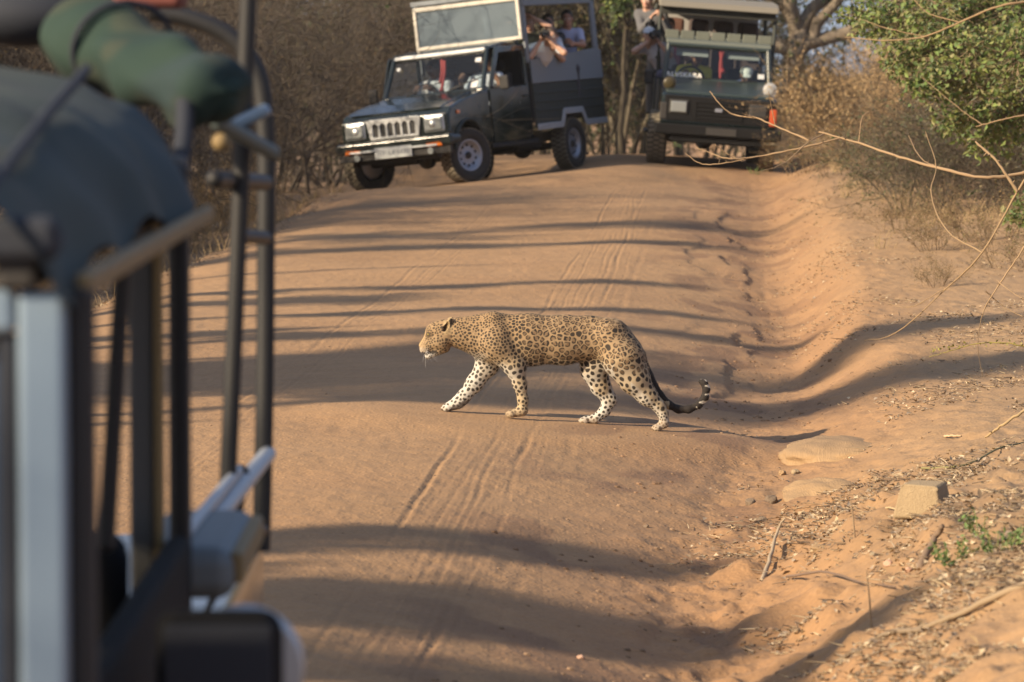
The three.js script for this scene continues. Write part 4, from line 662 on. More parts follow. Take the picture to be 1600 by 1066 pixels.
function joined(list) { const l = list.map((g) => { const q = g.clone(); for (const k of Object.keys(q.attributes)) if (!['position', 'normal', 'color'].includes(k)) q.deleteAttribute(k); return q; }); return mergeGeometries(l); }
M.skin = new THREE.MeshPhysicalMaterial({ vertexColors: true, color: rgb(1, 1, 1), roughness: 0.6, side: THREE.DoubleSide });
function elbowOf(s, w, hint, l1, l2) { const d = w.clone().sub(s); let L = d.length(); if (L > l1 + l2 - 0.01) { w.copy(s).addScaledVector(d.normalize(), l1 + l2 - 0.01); return elbowOf(s, w, hint, l1, l2); } d.normalize(); const a = (l1 * l1 - l2 * l2 + L * L) / (2 * L), h = Math.sqrt(Math.max(0, l1 * l1 - a * a)), n = hint.clone().addScaledVector(d, -hint.dot(d)).normalize(); return s.clone().addScaledVector(d, a).addScaledVector(n, h); }
// pelvis, neck and hands in the vehicle's own axes; face = the way the chest points (0 = forwards)
function person(veh, o) {
  const t = thing('person', o.label, 'person', o.group), turn = new THREE.Matrix4().makeTranslation(...o.pelvis).multiply(new THREE.Matrix4().makeRotationY(o.face || 0)), inv = turn.clone().invert(), L = (p) => V(...p).applyMatrix4(inv);
  new THREE.Matrix4().multiplyMatrices(veh.matrixWorld, turn).decompose(t.position, t.quaternion, t.scale);
  const N = L(o.neck), up = N.clone().normalize(), arr = (v) => [v.x, v.y, v.z], side = V(1, 0, 0), sh = [1, -1].map((s) => N.clone().addScaledVector(up, -0.055).addScaledVector(side, 0.175 * s)), mid = N.clone().multiplyScalar(0.42), chest = N.clone().multiplyScalar(0.74);
  const wr = [0, 1].map((i) => L(o.hands[i])), el = [0, 1].map((i) => elbowOf(sh[i], wr[i], V((i ? -1 : 1) * (o.elbowOut ?? 0.5), -1, -0.15), 0.29, 0.255));
  const torso = (g) => [bone([0, 0, 0], arr(mid), 0.150 + g, 0.132 + g, { sz: 0.75, k: 0.05 }), bone(arr(mid), arr(chest), 0.132 + g, 0.150 + g, { sz: 0.72, k: 0.05 }), bone(arr(sh[0]), arr(sh[1]), 0.066 + g, 0.066 + g, { k: 0.06 }), bone(arr(chest), arr(N), 0.125 + g, 0.055 + g, { sz: 0.75, k: 0.05 })];
  const upper = (g, f) => [0, 1].map((i) => { const e = sh[i].clone().lerp(el[i], f); return bone(arr(sh[i]), arr(e), 0.056 + g, lerp(0.056, 0.043, f) + g, { k: 0.03 }); });
  const hipAt = [0.085, -0.085].map((x) => V(x, -0.02, 0)), knee = hipAt.map((h, i) => o.standing ? V(h.x * 1.1, -0.43, 0.05) : V(h.x * 1.4, 0.02, 0.42)), foot = knee.map((k) => o.standing ? V(k.x, k.y - 0.42, -0.02) : V(k.x, k.y - 0.40, 0.40));
  const legs = (g) => hipAt.flatMap((h, i) => [bone(arr(h), arr(knee[i]), 0.085 + g, 0.058 + g, { k: 0.04 }), bone(arr(knee[i]), arr(foot[i]), 0.056 + g, 0.040 + g, { k: 0.03 })]);
  const lower = [0, 1].map((i) => bone(arr(el[i]), arr(wr[i]), 0.043, 0.028, { k: 0.02 }));
  const body = skin([...torso(0), ...upper(0, 1), ...lower, ...legs(0), bone(arr(N), arr(N.clone().addScaledVector(up, 0.06)), 0.056, 0.052, { k: 0.03 })], 0.015);
  const S = o.skin || [0.42, 0.24, 0.16], col = (g, f) => paint(g.clone(), f);
  const hm = new THREE.Matrix4().makeTranslation(...arr(N.clone().addScaledVector(up, 0.165).add(V(0, 0, 0.02)))).multiply(new THREE.Matrix4().makeRotationFromEuler(new THREE.Euler(o.nod || 0, o.look || 0, o.tilt || 0, 'YXZ')));
  const head = col(HEAD, (x, y, z) => { const ex = Math.min(Math.hypot(x - 0.03, y - 0.005), Math.hypot(x + 0.03, y - 0.005)); if (z > 0.07 && ex < 0.0055) return [0.02, 0.015, 0.01]; if (z > 0.07 && ex < 0.011) return [0.55, 0.52, 0.48]; if (z > 0.06 && Math.abs(y - 0.03) < 0.006 && Math.abs(Math.abs(x) - 0.032) < 0.02) return tint(o.hair || [0.02, 0.015, 0.01], 1.2); if (z > 0.07 && Math.abs(y + 0.055) < 0.008 && Math.abs(x) < 0.024) return [S[0] * 0.8, S[1] * 0.5, S[2] * 0.5]; return S; }).applyMatrix4(hm);
  const hands = [0, 1].map((i) => { const d = wr[i].clone().sub(el[i]).normalize(), inw = V(i ? 1 : -1, 0, 0.25).addScaledVector(d, -V(i ? 1 : -1, 0, 0.25).dot(d)).normalize(), x = V(0, 0, 0).crossVectors(d, inw), m = new THREE.Matrix4().makeBasis(x, d, inw), g = col(HAND, () => tint(S, 0.95)); if (i) { /* mirrored thumb */ const p = g.attributes.position, n = g.attributes.normal, ix = g.index.array; for (let k = 0; k < p.count; k++) { p.setX(k, -p.getX(k)); n.setX(k, -n.getX(k)); } g.setIndex(new THREE.BufferAttribute(ix.slice().reverse(), 1)); } m.setPosition(wr[i].x + d.x * 0.02, wr[i].y + d.y * 0.02, wr[i].z + d.z * 0.02); return g.applyMatrix4(m); });
  mesh('body', joined([paint(body, () => S), head, ...hands]), M.skin, t);
  const cloth = (c) => Array.isArray(c) ? std(c, 0.9) : c, sleeve = o.sleeve ?? 0.62;
  mesh('shirt', skin([...torso(0.012), ...upper(0.013, Math.min(1, sleeve)), ...(sleeve > 1 ? [0, 1].map((i) => bone(arr(el[i]), arr(el[i].clone().lerp(wr[i], 0.85)), 0.055, 0.042, { k: 0.02 })) : []), ball(arr(N.clone().addScaledVector(up, 0.075)), [0.066, 0.06, 0.066], { k: 0.01, cut: true }), ball([0, -0.20, 0], [0.4, 0.13, 0.4], { k: 0.01, cut: true })], 0.0135), cloth(o.shirt), t);
  mesh('trousers', skin([bone([0, 0.02, 0], [0, -0.02, 0], 0.160, 0.15, { sz: 0.78, k: 0.04 }), ...legs(0.012)], 0.02), cloth(o.trousers || [0.05, 0.05, 0.06]), t);
  const hair = [ball([0, 0.045, -0.022], [0.086, 0.094, 0.098], { k: 0.01 }), ...(o.longHair ? [bone([0, 0.02, -0.08], [0, -0.16, -0.095], 0.06, 0.035, { k: 0.04 })] : []), ball([0, -0.045, 0.085], [0.085, 0.105, 0.105], { k: 0.015, cut: true }), ball([0, -0.16, 0.03], [0.12, 0.10, 0.10], { k: 0.01, cut: true })];
  if (o.longHair) hair.pop();
  if (!o.cap) mesh('hair', skin(hair, 0.009).applyMatrix4(hm), std(o.hair || [0.022, 0.016, 0.012], 0.6), t);
  else { const cm = std(o.cap, 0.8); mesh('cap', skin([ball([0, 0.055, -0.012], [0.090, 0.082, 0.102], { k: 0.01 }), ball([0, -0.045, 0], [0.2, 0.085, 0.2], { k: 0.006, cut: true }), ball([0, 0.045, 0.115], [0.066, 0.008, 0.06], { k: 0.008 })], 0.009).applyMatrix4(hm), cm, t); if (o.capHair !== false) mesh('hair', skin([ball([0, 0.0, -0.035], [0.082, 0.07, 0.085], { k: 0.01 }), ball([0, -0.03, 0.085], [0.085, 0.105, 0.095], { k: 0.01, cut: true })], 0.009).applyMatrix4(hm), std(o.hair || [0.022, 0.016, 0.012], 0.6), t); }
  return t;
}
function heldCamera(veh, pos, face, label, long = 0.14) {
  const t = thing('photo_camera', label, 'camera'), m = new THREE.Matrix4().multiplyMatrices(veh.matrixWorld, new THREE.Matrix4().makeTranslation(...pos).multiply(new THREE.Matrix4().makeRotationFromEuler(new THREE.Euler(0.08, face, 0, 'YXZ'))));
  m.decompose(t.position, t.quaternion, t.scale);
  mesh('camera_body', merge(rbox(0.135, 0.085, 0.055, 0.015, 0, 0, 0), rbox(0.055, 0.035, 0.05, 0.012, 0, 0.052, 0), rbox(0.035, 0.09, 0.075, 0.015, -0.058, 0, 0.005)), M.black, t);
  mesh('lens', merge(new THREE.CylinderGeometry(0.034, 0.034, long, 24).rotateX(Math.PI / 2).translate(0, -0.003, 0.027 + long / 2), new THREE.CylinderGeometry(0.042, 0.037, 0.05, 24, 1, true).rotateX(Math.PI / 2).translate(0, -0.003, 0.04 + long)), M.blackDusty, t);
  mesh('front_glass', new THREE.SphereGeometry(0.031, 16, 8).scale(1, 1, 0.25).translate(0, -0.003, 0.03 + long), phys([0.02, 0.02, 0.03], 0.08, { clearcoat: 1 }), t);
}
// someone who looks through a camera: hands and camera in front of the face
function photographer(veh, o, cam) {
  const f = o.face || 0, n = V(...o.neck), fw = V(Math.sin(f + (o.look || 0)), 0, Math.cos(f + (o.look || 0))), sd = V(fw.z, 0, -fw.x), c = n.clone().add(V(0, 0.155, 0)).addScaledVector(fw, 0.19);
  o.hands = o.hands || [1, -1].map((s) => { const p = c.clone().addScaledVector(sd, 0.075 * s).addScaledVector(fw, s > 0 ? 0.02 : -0.02).add(V(0, -0.10, 0)); return [p.x, p.y, p.z]; });
  person(veh, o); if (cam) heldCamera(veh, [c.x, c.y, c.z], f + (o.look || 0), cam);
}
const TANNED = [0.20, 0.105, 0.065], FAIR = [0.46, 0.27, 0.19];
person(pickup, { label: 'driver of the pickup in a white shirt with both hands on the wheel', pelvis: [-0.36, 0.92, 0.06], neck: [-0.36, 1.40, 0.12], hands: [[-0.22, 1.28, 0.50], [-0.50, 1.28, 0.50]], shirt: [0.55, 0.55, 0.56], skin: TANNED, nod: 0.15, look: -0.3, sleeve: 0.6 });
person(pickup, { label: 'front passenger of the pickup in a pale blue shirt, one arm raised', pelvis: [0.38, 0.92, 0.06], neck: [0.42, 1.42, 0.14], hands: [[0.62, 1.50, 0.42], [0.20, 1.36, 0.50]], shirt: [0.50, 0.53, 0.58], skin: TANNED, look: -0.2, tilt: -0.1 });
photographer(pickup, { label: 'woman in a white top leaning over the pickup side and taking a photo', pelvis: [0.52, 1.34, -0.98], neck: [0.94, 1.74, -0.80], face: 0.35, look: 0.0, nod: 0.12, shirt: [0.56, 0.56, 0.58], skin: FAIR, hair: [0.04, 0.025, 0.018], longHair: true, elbowOut: 0.9, trousers: [0.20, 0.22, 0.30] }, 'black camera held by the woman in the white top');
person(pickup, { label: 'person behind her in olive clothes with both arms raised to the head', pelvis: [0.40, 1.40, -1.22], neck: [0.52, 1.93, -1.16], face: 0.3, hands: [[0.70, 2.14, -1.0], [0.46, 2.16, -0.94]], shirt: [0.10, 0.095, 0.06], skin: FAIR, elbowOut: 1.2, nod: 0.1 });
photographer(pickup, { label: 'person in black clothes photographing from the middle of the pickup', pelvis: [0.46, 1.36, -1.72], neck: [0.58, 1.90, -1.66], face: 0.35, shirt: [0.018, 0.018, 0.022], skin: FAIR, sleeve: 0.7 }, 'black camera held by the person in black clothes');
person(pickup, { label: 'person in a pale grey shirt between the two camera holders in the pickup', pelvis: [0.48, 1.34, -1.42], neck: [0.66, 1.83, -1.38], face: 0.4, hands: [[0.86, 1.68, -1.14], [0.70, 1.66, -1.06]], shirt: [0.42, 0.42, 0.44], skin: FAIR, hair: [0.05, 0.03, 0.02] });
person(pickup, { label: 'man in a pale lavender T-shirt resting his arm on the pickup side', pelvis: [0.50, 1.38, -2.26], neck: [0.62, 1.94, -2.22], face: 0.5, look: -0.1, hands: [[0.88, 1.74, -1.86], [0.74, 1.76, -1.78]], shirt: [0.36, 0.38, 0.53], skin: [0.36, 0.19, 0.13], elbowOut: 1.0, hair: [0.03, 0.025, 0.02] });
person(pickup, { label: 'person behind the upper glass screen of the pickup', pelvis: [-0.22, 1.36, -0.95], neck: [-0.20, 1.86, -0.88], hands: [[-0.05, 1.50, -0.6], [-0.38, 1.50, -0.6]], shirt: [0.30, 0.32, 0.34], skin: FAIR });
person(jeep, { label: 'driver of the jeep in a yellow shirt behind the windscreen', pelvis: [-0.36, 0.90, 0.20], neck: [-0.30, 1.36, 0.30], look: 0.5, hands: [[-0.22, 1.22, 0.44], [-0.5, 1.22, 0.44]], shirt: [0.60, 0.50, 0.05], skin: TANNED });
person(jeep, { label: 'passenger of the jeep in a white cap bending low behind the windscreen', pelvis: [0.38, 0.82, 0.05], neck: [0.42, 1.16, 0.30], nod: 0.35, hands: [[0.5, 1.0, 0.52], [0.26, 1.0, 0.52]], shirt: [0.10, 0.14, 0.30], skin: TANNED, cap: [0.62, 0.62, 0.55] });
photographer(jeep, { label: 'person in a grey shirt standing and leaning far out of the jeep', pelvis: [-0.78, 1.52, -0.62], neck: [-0.97, 2.10, -0.56], face: -0.25, standing: true, sleeve: 1.2, shirt: [0.10, 0.10, 0.105], trousers: [0.15, 0.145, 0.14], skin: FAIR, hands: [[-0.78, 2.02, -0.30], [-0.95, 2.02, -0.30]] });
heldCamera(jeep, [-0.96, 1.93, -0.36], -0.2, 'black camera held by the person in the grey shirt', 0.10);
photographer(jeep, { label: 'person in a white top and visor cap raising a small camera at the jeep side', pelvis: [-0.60, 1.20, -0.34], neck: [-0.88, 1.62, -0.22], face: -0.1, shirt: [0.5, 0.49, 0.53], skin: FAIR, cap: [0.42, 0.46, 0.52], elbowOut: 1.1, trousers: [0.10, 0.10, 0.16] }, 'small camera held by the person in the visor cap');
person(jeep, { label: 'person in a pink top half hidden behind the jeep roof post', pelvis: [-0.62, 1.24, -0.86], neck: [-0.66, 1.74, -0.74], hands: [[-0.46, 1.62, -0.42], [-0.74, 1.60, -0.42]], shirt: [0.45, 0.16, 0.22], skin: FAIR, longHair: true, hair: [0.03, 0.02, 0.015] });
// ---------------------------------------------------------------- trees, thickets, twigs
M.bark = std([1, 1, 1], 0.95, 0, { vertexColors: true });
M.leaf = new THREE.MeshPhysicalMaterial({ vertexColors: true, color: rgb(1, 1, 1), roughness: 0.75, transmission: 0.35, thickness: 0, side: THREE.DoubleSide });
M.dryLeaf = std([1, 1, 1], 0.95, 0, { vertexColors: true });
function wander(R, a, b, n, jit) { const pts = []; for (let i = 0; i <= n; i++) { const t = i / n, p = a.clone().lerp(b, t); if (i && i < n) p.add(rdir(R).multiplyScalar(jit * a.distanceTo(b))); pts.push(p); } return pts; }
// a bush of many thin stems: wood and leaves as two geometries, standing at the origin
function bushShape(seed, o) {
  const R = rng(seed), wood = new MB(), leaf = new MB();
  const grow = (p, dir, len, r, gen) => {
    const n = gen < 2 ? 4 : 3, pts = [p.clone()], d = dir.clone(), radii = [r]; let q = p.clone();
    for (let k = 1; k <= n; k++) { d.addScaledVector(rdir(R), o.wild).add(V(0, (gen < 2 ? o.lift : o.droop) * 0.25, 0)).normalize(); q = q.clone().addScaledVector(d, len / n); pts.push(q); radii.push(r * (1 - 0.75 * k / n)); }
    const c = tint(o.wood, lerp(0.6, 1.3, R())); wood.tube(pts, radii, gen === 0 ? 5 : 3, c);
    if (gen < o.gens) { const m = o.kids[gen]; for (let k = 0; k < m; k++) { const t = lerp(gen ? 0.15 : 0.2, 1, (k + R()) / m), i = Math.min(n - 1, Math.floor(t * n)), b = pts[i].clone().lerp(pts[i + 1], t * n - i), e = pts[i + 1].clone().sub(pts[i]).normalize().addScaledVector(rdir(R), 0.95).normalize(); grow(b, e, len * lerp(0.4, 0.75, R()), Math.max(o.thin, radii[i] * 0.6), gen + 1); } }
    if (gen >= o.leafGen) for (let k = 0; k < o.leaves; k++) { if (R() > o.leafy) continue; const i = Math.floor(R() * n), b = pts[i].clone().lerp(pts[i + 1], R()); leaf.leaf(b, rdir(R).add(V(0, o.leafHang, 0)).normalize(), rdir(R), o.leafLen * lerp(0.6, 1.3, R()), o.leafLen * lerp(0.35, 0.6, R()), tint(o.leafCol[Math.floor(R() * o.leafCol.length)], lerp(0.7, 1.25, R()))); }
  };
  for (let k = 0; k < o.stems; k++) { const a = R() * 6.283, s = Math.sqrt(R()) * o.base; grow(V(Math.cos(a) * s, -0.1, Math.sin(a) * s), V(Math.cos(a) * o.splay * R(), 1, Math.sin(a) * o.splay * R()).normalize(), o.h * lerp(0.5, 0.95, R()), o.r * lerp(0.6, 1.1, R()), 0); }
  return { wood: wood.geo(), leaf: leaf.n ? leaf.geo() : null };
}
const BROWN = [0.125, 0.085, 0.055], STRAW = [0.36, 0.25, 0.13], OLIVE = [[0.085, 0.085, 0.028], [0.11, 0.10, 0.04], [0.15, 0.12, 0.055]], GREENS = [[0.055, 0.105, 0.018], [0.075, 0.13, 0.025], [0.10, 0.15, 0.04], [0.04, 0.08, 0.015]], RUST = [[0.20, 0.13, 0.06], [0.16, 0.10, 0.05], [0.24, 0.17, 0.08]];
const kinds = {
  tangle: [[11, { h: 3.4, base: 0.9, splay: 1.1, stems: 11, r: 0.028, thin: 0.0045, wild: 0.30, lift: 0.2, droop: -0.35, gens: 3, kids: [8, 7, 3], wood: [0.088, 0.070, 0.053], leafGen: 3, leaves: 2, leafy: 0.16, leafHang: -0.3, leafLen: 0.045, leafCol: RUST.map((c) => tint(c, 0.6)) }], [12, { h: 3.8, base: 1.1, splay: 0.9, stems: 12, r: 0.03, thin: 0.0045, wild: 0.34, lift: 0.3, droop: -0.5, gens: 3, kids: [7, 8, 3], wood: [0.074, 0.060, 0.047], leafGen: 3, leaves: 2, leafy: 0.14, leafHang: -0.3, leafLen: 0.045, leafCol: [...RUST, OLIVE[2]].map((c) => tint(c, 0.6)) }]],
  straw: [[13, { h: 1.9, base: 0.7, splay: 0.9, stems: 22, r: 0.012, thin: 0.0035, wild: 0.22, lift: 0.3, droop: 0.1, gens: 2, kids: [10, 7], wood: STRAW, leafGen: 1, leaves: 5, leafy: 0.7, leafHang: 0, leafLen: 0.055, leafCol: [STRAW, [0.33, 0.24, 0.13], [0.24, 0.17, 0.08]] }]],
  olive: [[14, { h: 3.2, base: 1.0, splay: 1.0, stems: 12, r: 0.03, thin: 0.005, wild: 0.3, lift: 0.25, droop: -0.2, gens: 3, kids: [6, 6, 3], wood: [0.10, 0.085, 0.06], leafGen: 2, leaves: 5, leafy: 0.75, leafHang: -0.2, leafLen: 0.075, leafCol: [...OLIVE, GREENS[3]] }]],
  scrub: [[15, { h: 1.15, base: 0.5, splay: 1.2, stems: 14, r: 0.012, thin: 0.003, wild: 0.32, lift: 0.2, droop: 0, gens: 2, kids: [7, 6], wood: [0.20, 0.14, 0.08], leafGen: 2, leaves: 4, leafy: 0.5, leafHang: 0, leafLen: 0.045, leafCol: [...OLIVE, ...RUST] }]],
};
const built = {};
for (const [k, list] of Object.entries(kinds)) built[k] = list.map(([s, o]) => bushShape(s, o));
let bushCount = 0;
function bush(kind, name, label, category, group, x, d, scale, turn, tall = 1) {
  const list = built[kind], s = list[bushCount++ % list.length], t = thing(name, label, category, group);
  t.position.set(x, ground(x, d, false), -d); t.rotation.y = turn; t.scale.set(scale, scale * tall, scale);
  mesh('branches', s.wood, M.bark, t); if (s.leaf) mesh('foliage', s.leaf, kind === 'olive' ? M.leaf : M.dryLeaf, t);
  return t;
}
// a tree whose crown is a set of leafy masses hung on limbs
function tree(name, label, category, group, o) {
  const R = rng(o.seed), wood = new MB(), twig = new MB(), leaf = new MB(), t = thing(name, label, category, group), top = V(o.lean || 0, o.fork, o.leanZ || 0);
  t.position.set(o.x, ground(o.x, o.d, false) - 0.1, -o.d);
  const trunk = wander(R, V(0, 0, 0), top, 5, 0.03); wood.tube(trunk, trunk.map((_, i) => o.r * (1 - 0.09 * i) * (i === 0 ? 1.35 : 1)), 9, tint(o.wood, 1));
  for (const b of o.masses) {
    const c = V(...b.c), limb = wander(R, top.clone().lerp(trunk[3], R() * 0.5), c, 5, 0.07); limb[3].y += 0.1 * limb[0].distanceTo(c);
    wood.tube(limb, limb.map((_, i) => lerp(o.r * 0.5, b.thin || 0.03, i / 5)), 6, tint(o.wood, lerp(0.8, 1.15, R())));
    const inside = () => { const q = rdir(R).multiplyScalar(o.soft ? 1.25 * Math.pow(R(), 0.6) : Math.cbrt(R())); return V(c.x + q.x * b.r[0], c.y + q.y * b.r[1], c.z + q.z * b.r[2]); };
    for (let k = 0; k < b.twigs; k++) {
      const e = inside(), s = limb[3 + Math.floor(R() * 3)].clone().lerp(e, R() * 0.4), pts = wander(R, s, e, 3, 0.1), rr = (b.twigR || 0.012) * lerp(0.6, 1.2, R()); twig.tube(pts, [rr, rr * 0.8, rr * 0.6, rr * 0.25], 3, tint(o.wood, lerp(0.7, 1.3, R())));
      for (let j = 0; j < b.leaves; j++) { const f = 0.35 + 0.65 * R(), i = Math.min(2, Math.floor(f * 3)), a = pts[i].clone().lerp(pts[i + 1], f * 3 - i).addScaledVector(rdir(R), o.leafLen * 1.6 * R()); leaf.leaf(a, rdir(R).add(V(0, -0.4, 0)).normalize(), rdir(R), o.leafLen * lerp(0.6, 1.3, R()), o.leafLen * lerp(0.4, 0.65, R()), tint(o.leafCol[Math.floor(R() * o.leafCol.length)], lerp(0.75, 1.25, R()))); }
    }
  }
  mesh('trunk', wood.geo(), M.bark, t); if (twig.n) mesh('twigs', twig.geo(), M.bark, t); if (leaf.n) mesh('crown', leaf.geo(), o.dry ? M.dryLeaf : M.leaf, t);
  return t;
}
// ---- trees left of the track, out of the picture: their crowns throw the long bands of shade
const UX = Math.cos(SUN_AZ), UD = Math.sin(SUN_AZ), RUN = 1 / Math.tan(SUN_EL);
function shadeTree(seed, px, py, px0, px1, width, baseX, o = {}) {
  const g = hit(px, py), gx = g.x, gd = -g.z, s = (gx - baseX) / UX, bd = gd - s * UD, scaleP = F / gd;
  const h0 = (s + (px0 - px) / scaleP / UX) / RUN, h1 = (s + (px1 - px) / scaleP / UX) / RUN, R = rng(seed), n = o.n || Math.max(3, Math.round((h1 - h0) / Math.max(0.7, width * 0.45))), masses = [];
  for (let k = 0; k < n; k++) {
    const t = n > 1 ? k / (n - 1) : 0.5, h = lerp(h0, h1, t), off = (R() - 0.5) * width * 0.55, w = width * lerp(0.36, 0.66, R()) * (1 - 0.35 * Math.abs(t - 0.4));
    masses.push({ c: [off * -UD * -1, h - 0.1, off * UX], r: [w * 0.9, Math.max(0.3, (h1 - h0) / n * 0.62), w], twigs: o.bare ? 12 : Math.round(34 * (o.thick || 1)), leaves: o.bare ? 0 : 20, twigR: o.twigR || 0.014, thin: o.bare ? 0.02 : 0.03 });
  }
  tree(o.bare ? 'bare_tree' : 'shade_tree', o.label || (o.bare ? 'bare tree left of the track, outside the picture' : 'leafy tree left of the track, outside the picture'), 'tree', o.bare ? 'bare trees along the left verge' : 'trees along the left verge', { seed, x: baseX, d: bd, fork: h0 * 0.8, r: o.r || 0.13, wood: [0.14, 0.11, 0.08], masses, leafLen: o.leafLen || 0.12, leafCol: GREENS, soft: true });
}
shadeTree(201, 760, 366, 330, 1300, 3.0, -12, { label: 'leafy tree outside the picture, shading the track below the pickup', thick: 2.6 });
shadeTree(212, 700, 384, 300, 1150, 1.6, -13, { label: 'leafy tree outside the picture, shading the track mid way', thick: 1.8 });
shadeTree(202, 760, 414, 480, 960, 0.5, -10.5, { label: 'bare tree outside the picture, its shade lying below the pickup', bare: true, r: 0.08 });
shadeTree(203, 500, 468, 150, 760, 1.5, -9.5, { label: 'leafy tree outside the picture, throwing a short band of shade left of the leopard', thick: 1.4 });
shadeTree(217, 420, 515, 150, 640, 0.5, -10, { label: 'leafy tree outside the picture, throwing streaks left of the leopard', thick: 0.8, r: 0.07 });
shadeTree(204, 560, 586, 60, 1050, 2.6, -10, { label: 'leafy tree outside the picture, shading the track behind the leopard', r: 0.15, n: 6, thick: 3.2 });
shadeTree(218, 640, 556, 100, 1150, 1.6, -12, { label: 'leafy tree outside the picture, farther back, shading the track behind the leopard', r: 0.12, n: 6, thick: 2.2 });
shadeTree(213, 950, 515, 760, 1350, 0.9, -10.5, { label: 'leafy tree outside the picture, shading the gully behind the leopard', r: 0.1, thick: 1.0 });
shadeTree(211, 1400, 585, 1130, 1850, 2.4, -11, { label: 'leafy tree outside the picture, shading the right bank', r: 0.15, thick: 3.0 });
shadeTree(219, 1450, 515, 1200, 1850, 1.7, -12.5, { label: 'leafy tree outside the picture, shading the top of the right bank', r: 0.12, thick: 2.2 });
shadeTree(222, 900, 440, 620, 1180, 0.7, -11.5, { label: 'leafy tree outside the picture, throwing streaks across the middle of the track', thick: 0.9, r: 0.07 });
shadeTree(223, 1000, 488, 800, 1240, 0.6, -10, { label: 'leafy tree outside the picture, throwing streaks above the leopard back', thick: 0.8, r: 0.07 });
shadeTree(205, 520, 641, 380, 640, 0.3, -8.5, { label: 'bare tree outside the picture, its shade lying beside the leopard head', bare: true, r: 0.07 });
shadeTree(220, 300, 690, 150, 520, 0.35, -8, { label: 'bare tree outside the picture, its shade lying left of the leopard paws', bare: true, r: 0.05 });
shadeTree(206, 760, 842, 380, 1150, 0.4, -7.5, { label: 'leafy tree outside the picture, throwing a thin band in front of the leopard', r: 0.07, thick: 0.8 });
shadeTree(207, 800, 868, 420, 1300, 0.34, -8.2, { label: 'leafy tree outside the picture, throwing a second thin band in front of the leopard', r: 0.06, thick: 0.6 });
shadeTree(208, 760, 930, 400, 1150, 1.8, -7.2, { label: 'leafy tree outside the picture, shading the front of the track', r: 0.12, thick: 3.4 });
shadeTree(221, 780, 985, 440, 1100, 1.0, -8.4, { label: 'leafy tree outside the picture, farther back, shading the front of the track', r: 0.10, thick: 2.4 });
shadeTree(209, 1250, 1050, 960, 1800, 1.0, -6.8, { label: 'leafy tree outside the picture, shading the lower right bank', r: 0.1, thick: 1.6 });
shadeTree(210, 260, 350, -300, 400, 3, -13, { label: 'leafy tree outside the picture, shading the left verge', r: 0.16 });
tree('shade_tree', 'broad leafy tree over the nearest vehicle, outside the picture', 'tree', 'trees along the left verge', { seed: 220, x: -10.5, d: 2.2, fork: 3.2, r: 0.18, wood: [0.14, 0.11, 0.08], leafLen: 0.17, leafCol: GREENS, masses: [[0.3, 4.9, 0.2], [1.2, 5.4, -1.4], [1.6, 6.0, 0.5], [-0.6, 5.6, -0.8], [0.5, 6.2, -2.6], [1.2, 4.6, -3.0], [0, 6.8, -0.5], [2.2, 5.0, -0.6]].map((c) => ({ c, r: [1.4, 0.8, 1.4], twigs: 45, leaves: 14 })) });
[[-9.6, 47.5, 'front', 5.4], [-9.2, 52.5, 'middle', 2.9], [-11.5, 44, 'outer', 5.4], [-9.4, 57, 'rear', 2.8]].forEach(([x, d, w, hi], k) => { const R = rng(300 + k); tree('shade_tree', 'leafy tree outside the picture beside the left thicket, ' + w + ' one', 'tree', 'trees along the left verge', { seed: 310 + k, x, d, fork: 2.0, r: 0.16, wood: [0.14, 0.11, 0.08], leafLen: 0.17, leafCol: GREENS, masses: Array.from({ length: 8 }, (_, i) => ({ c: [(R() - 0.5) * 1.6, lerp(1.8, hi, i / 7), (R() - 0.5) * 2.2], r: [1.3, 0.8, 1.4], twigs: 42, leaves: 14 })) }); });
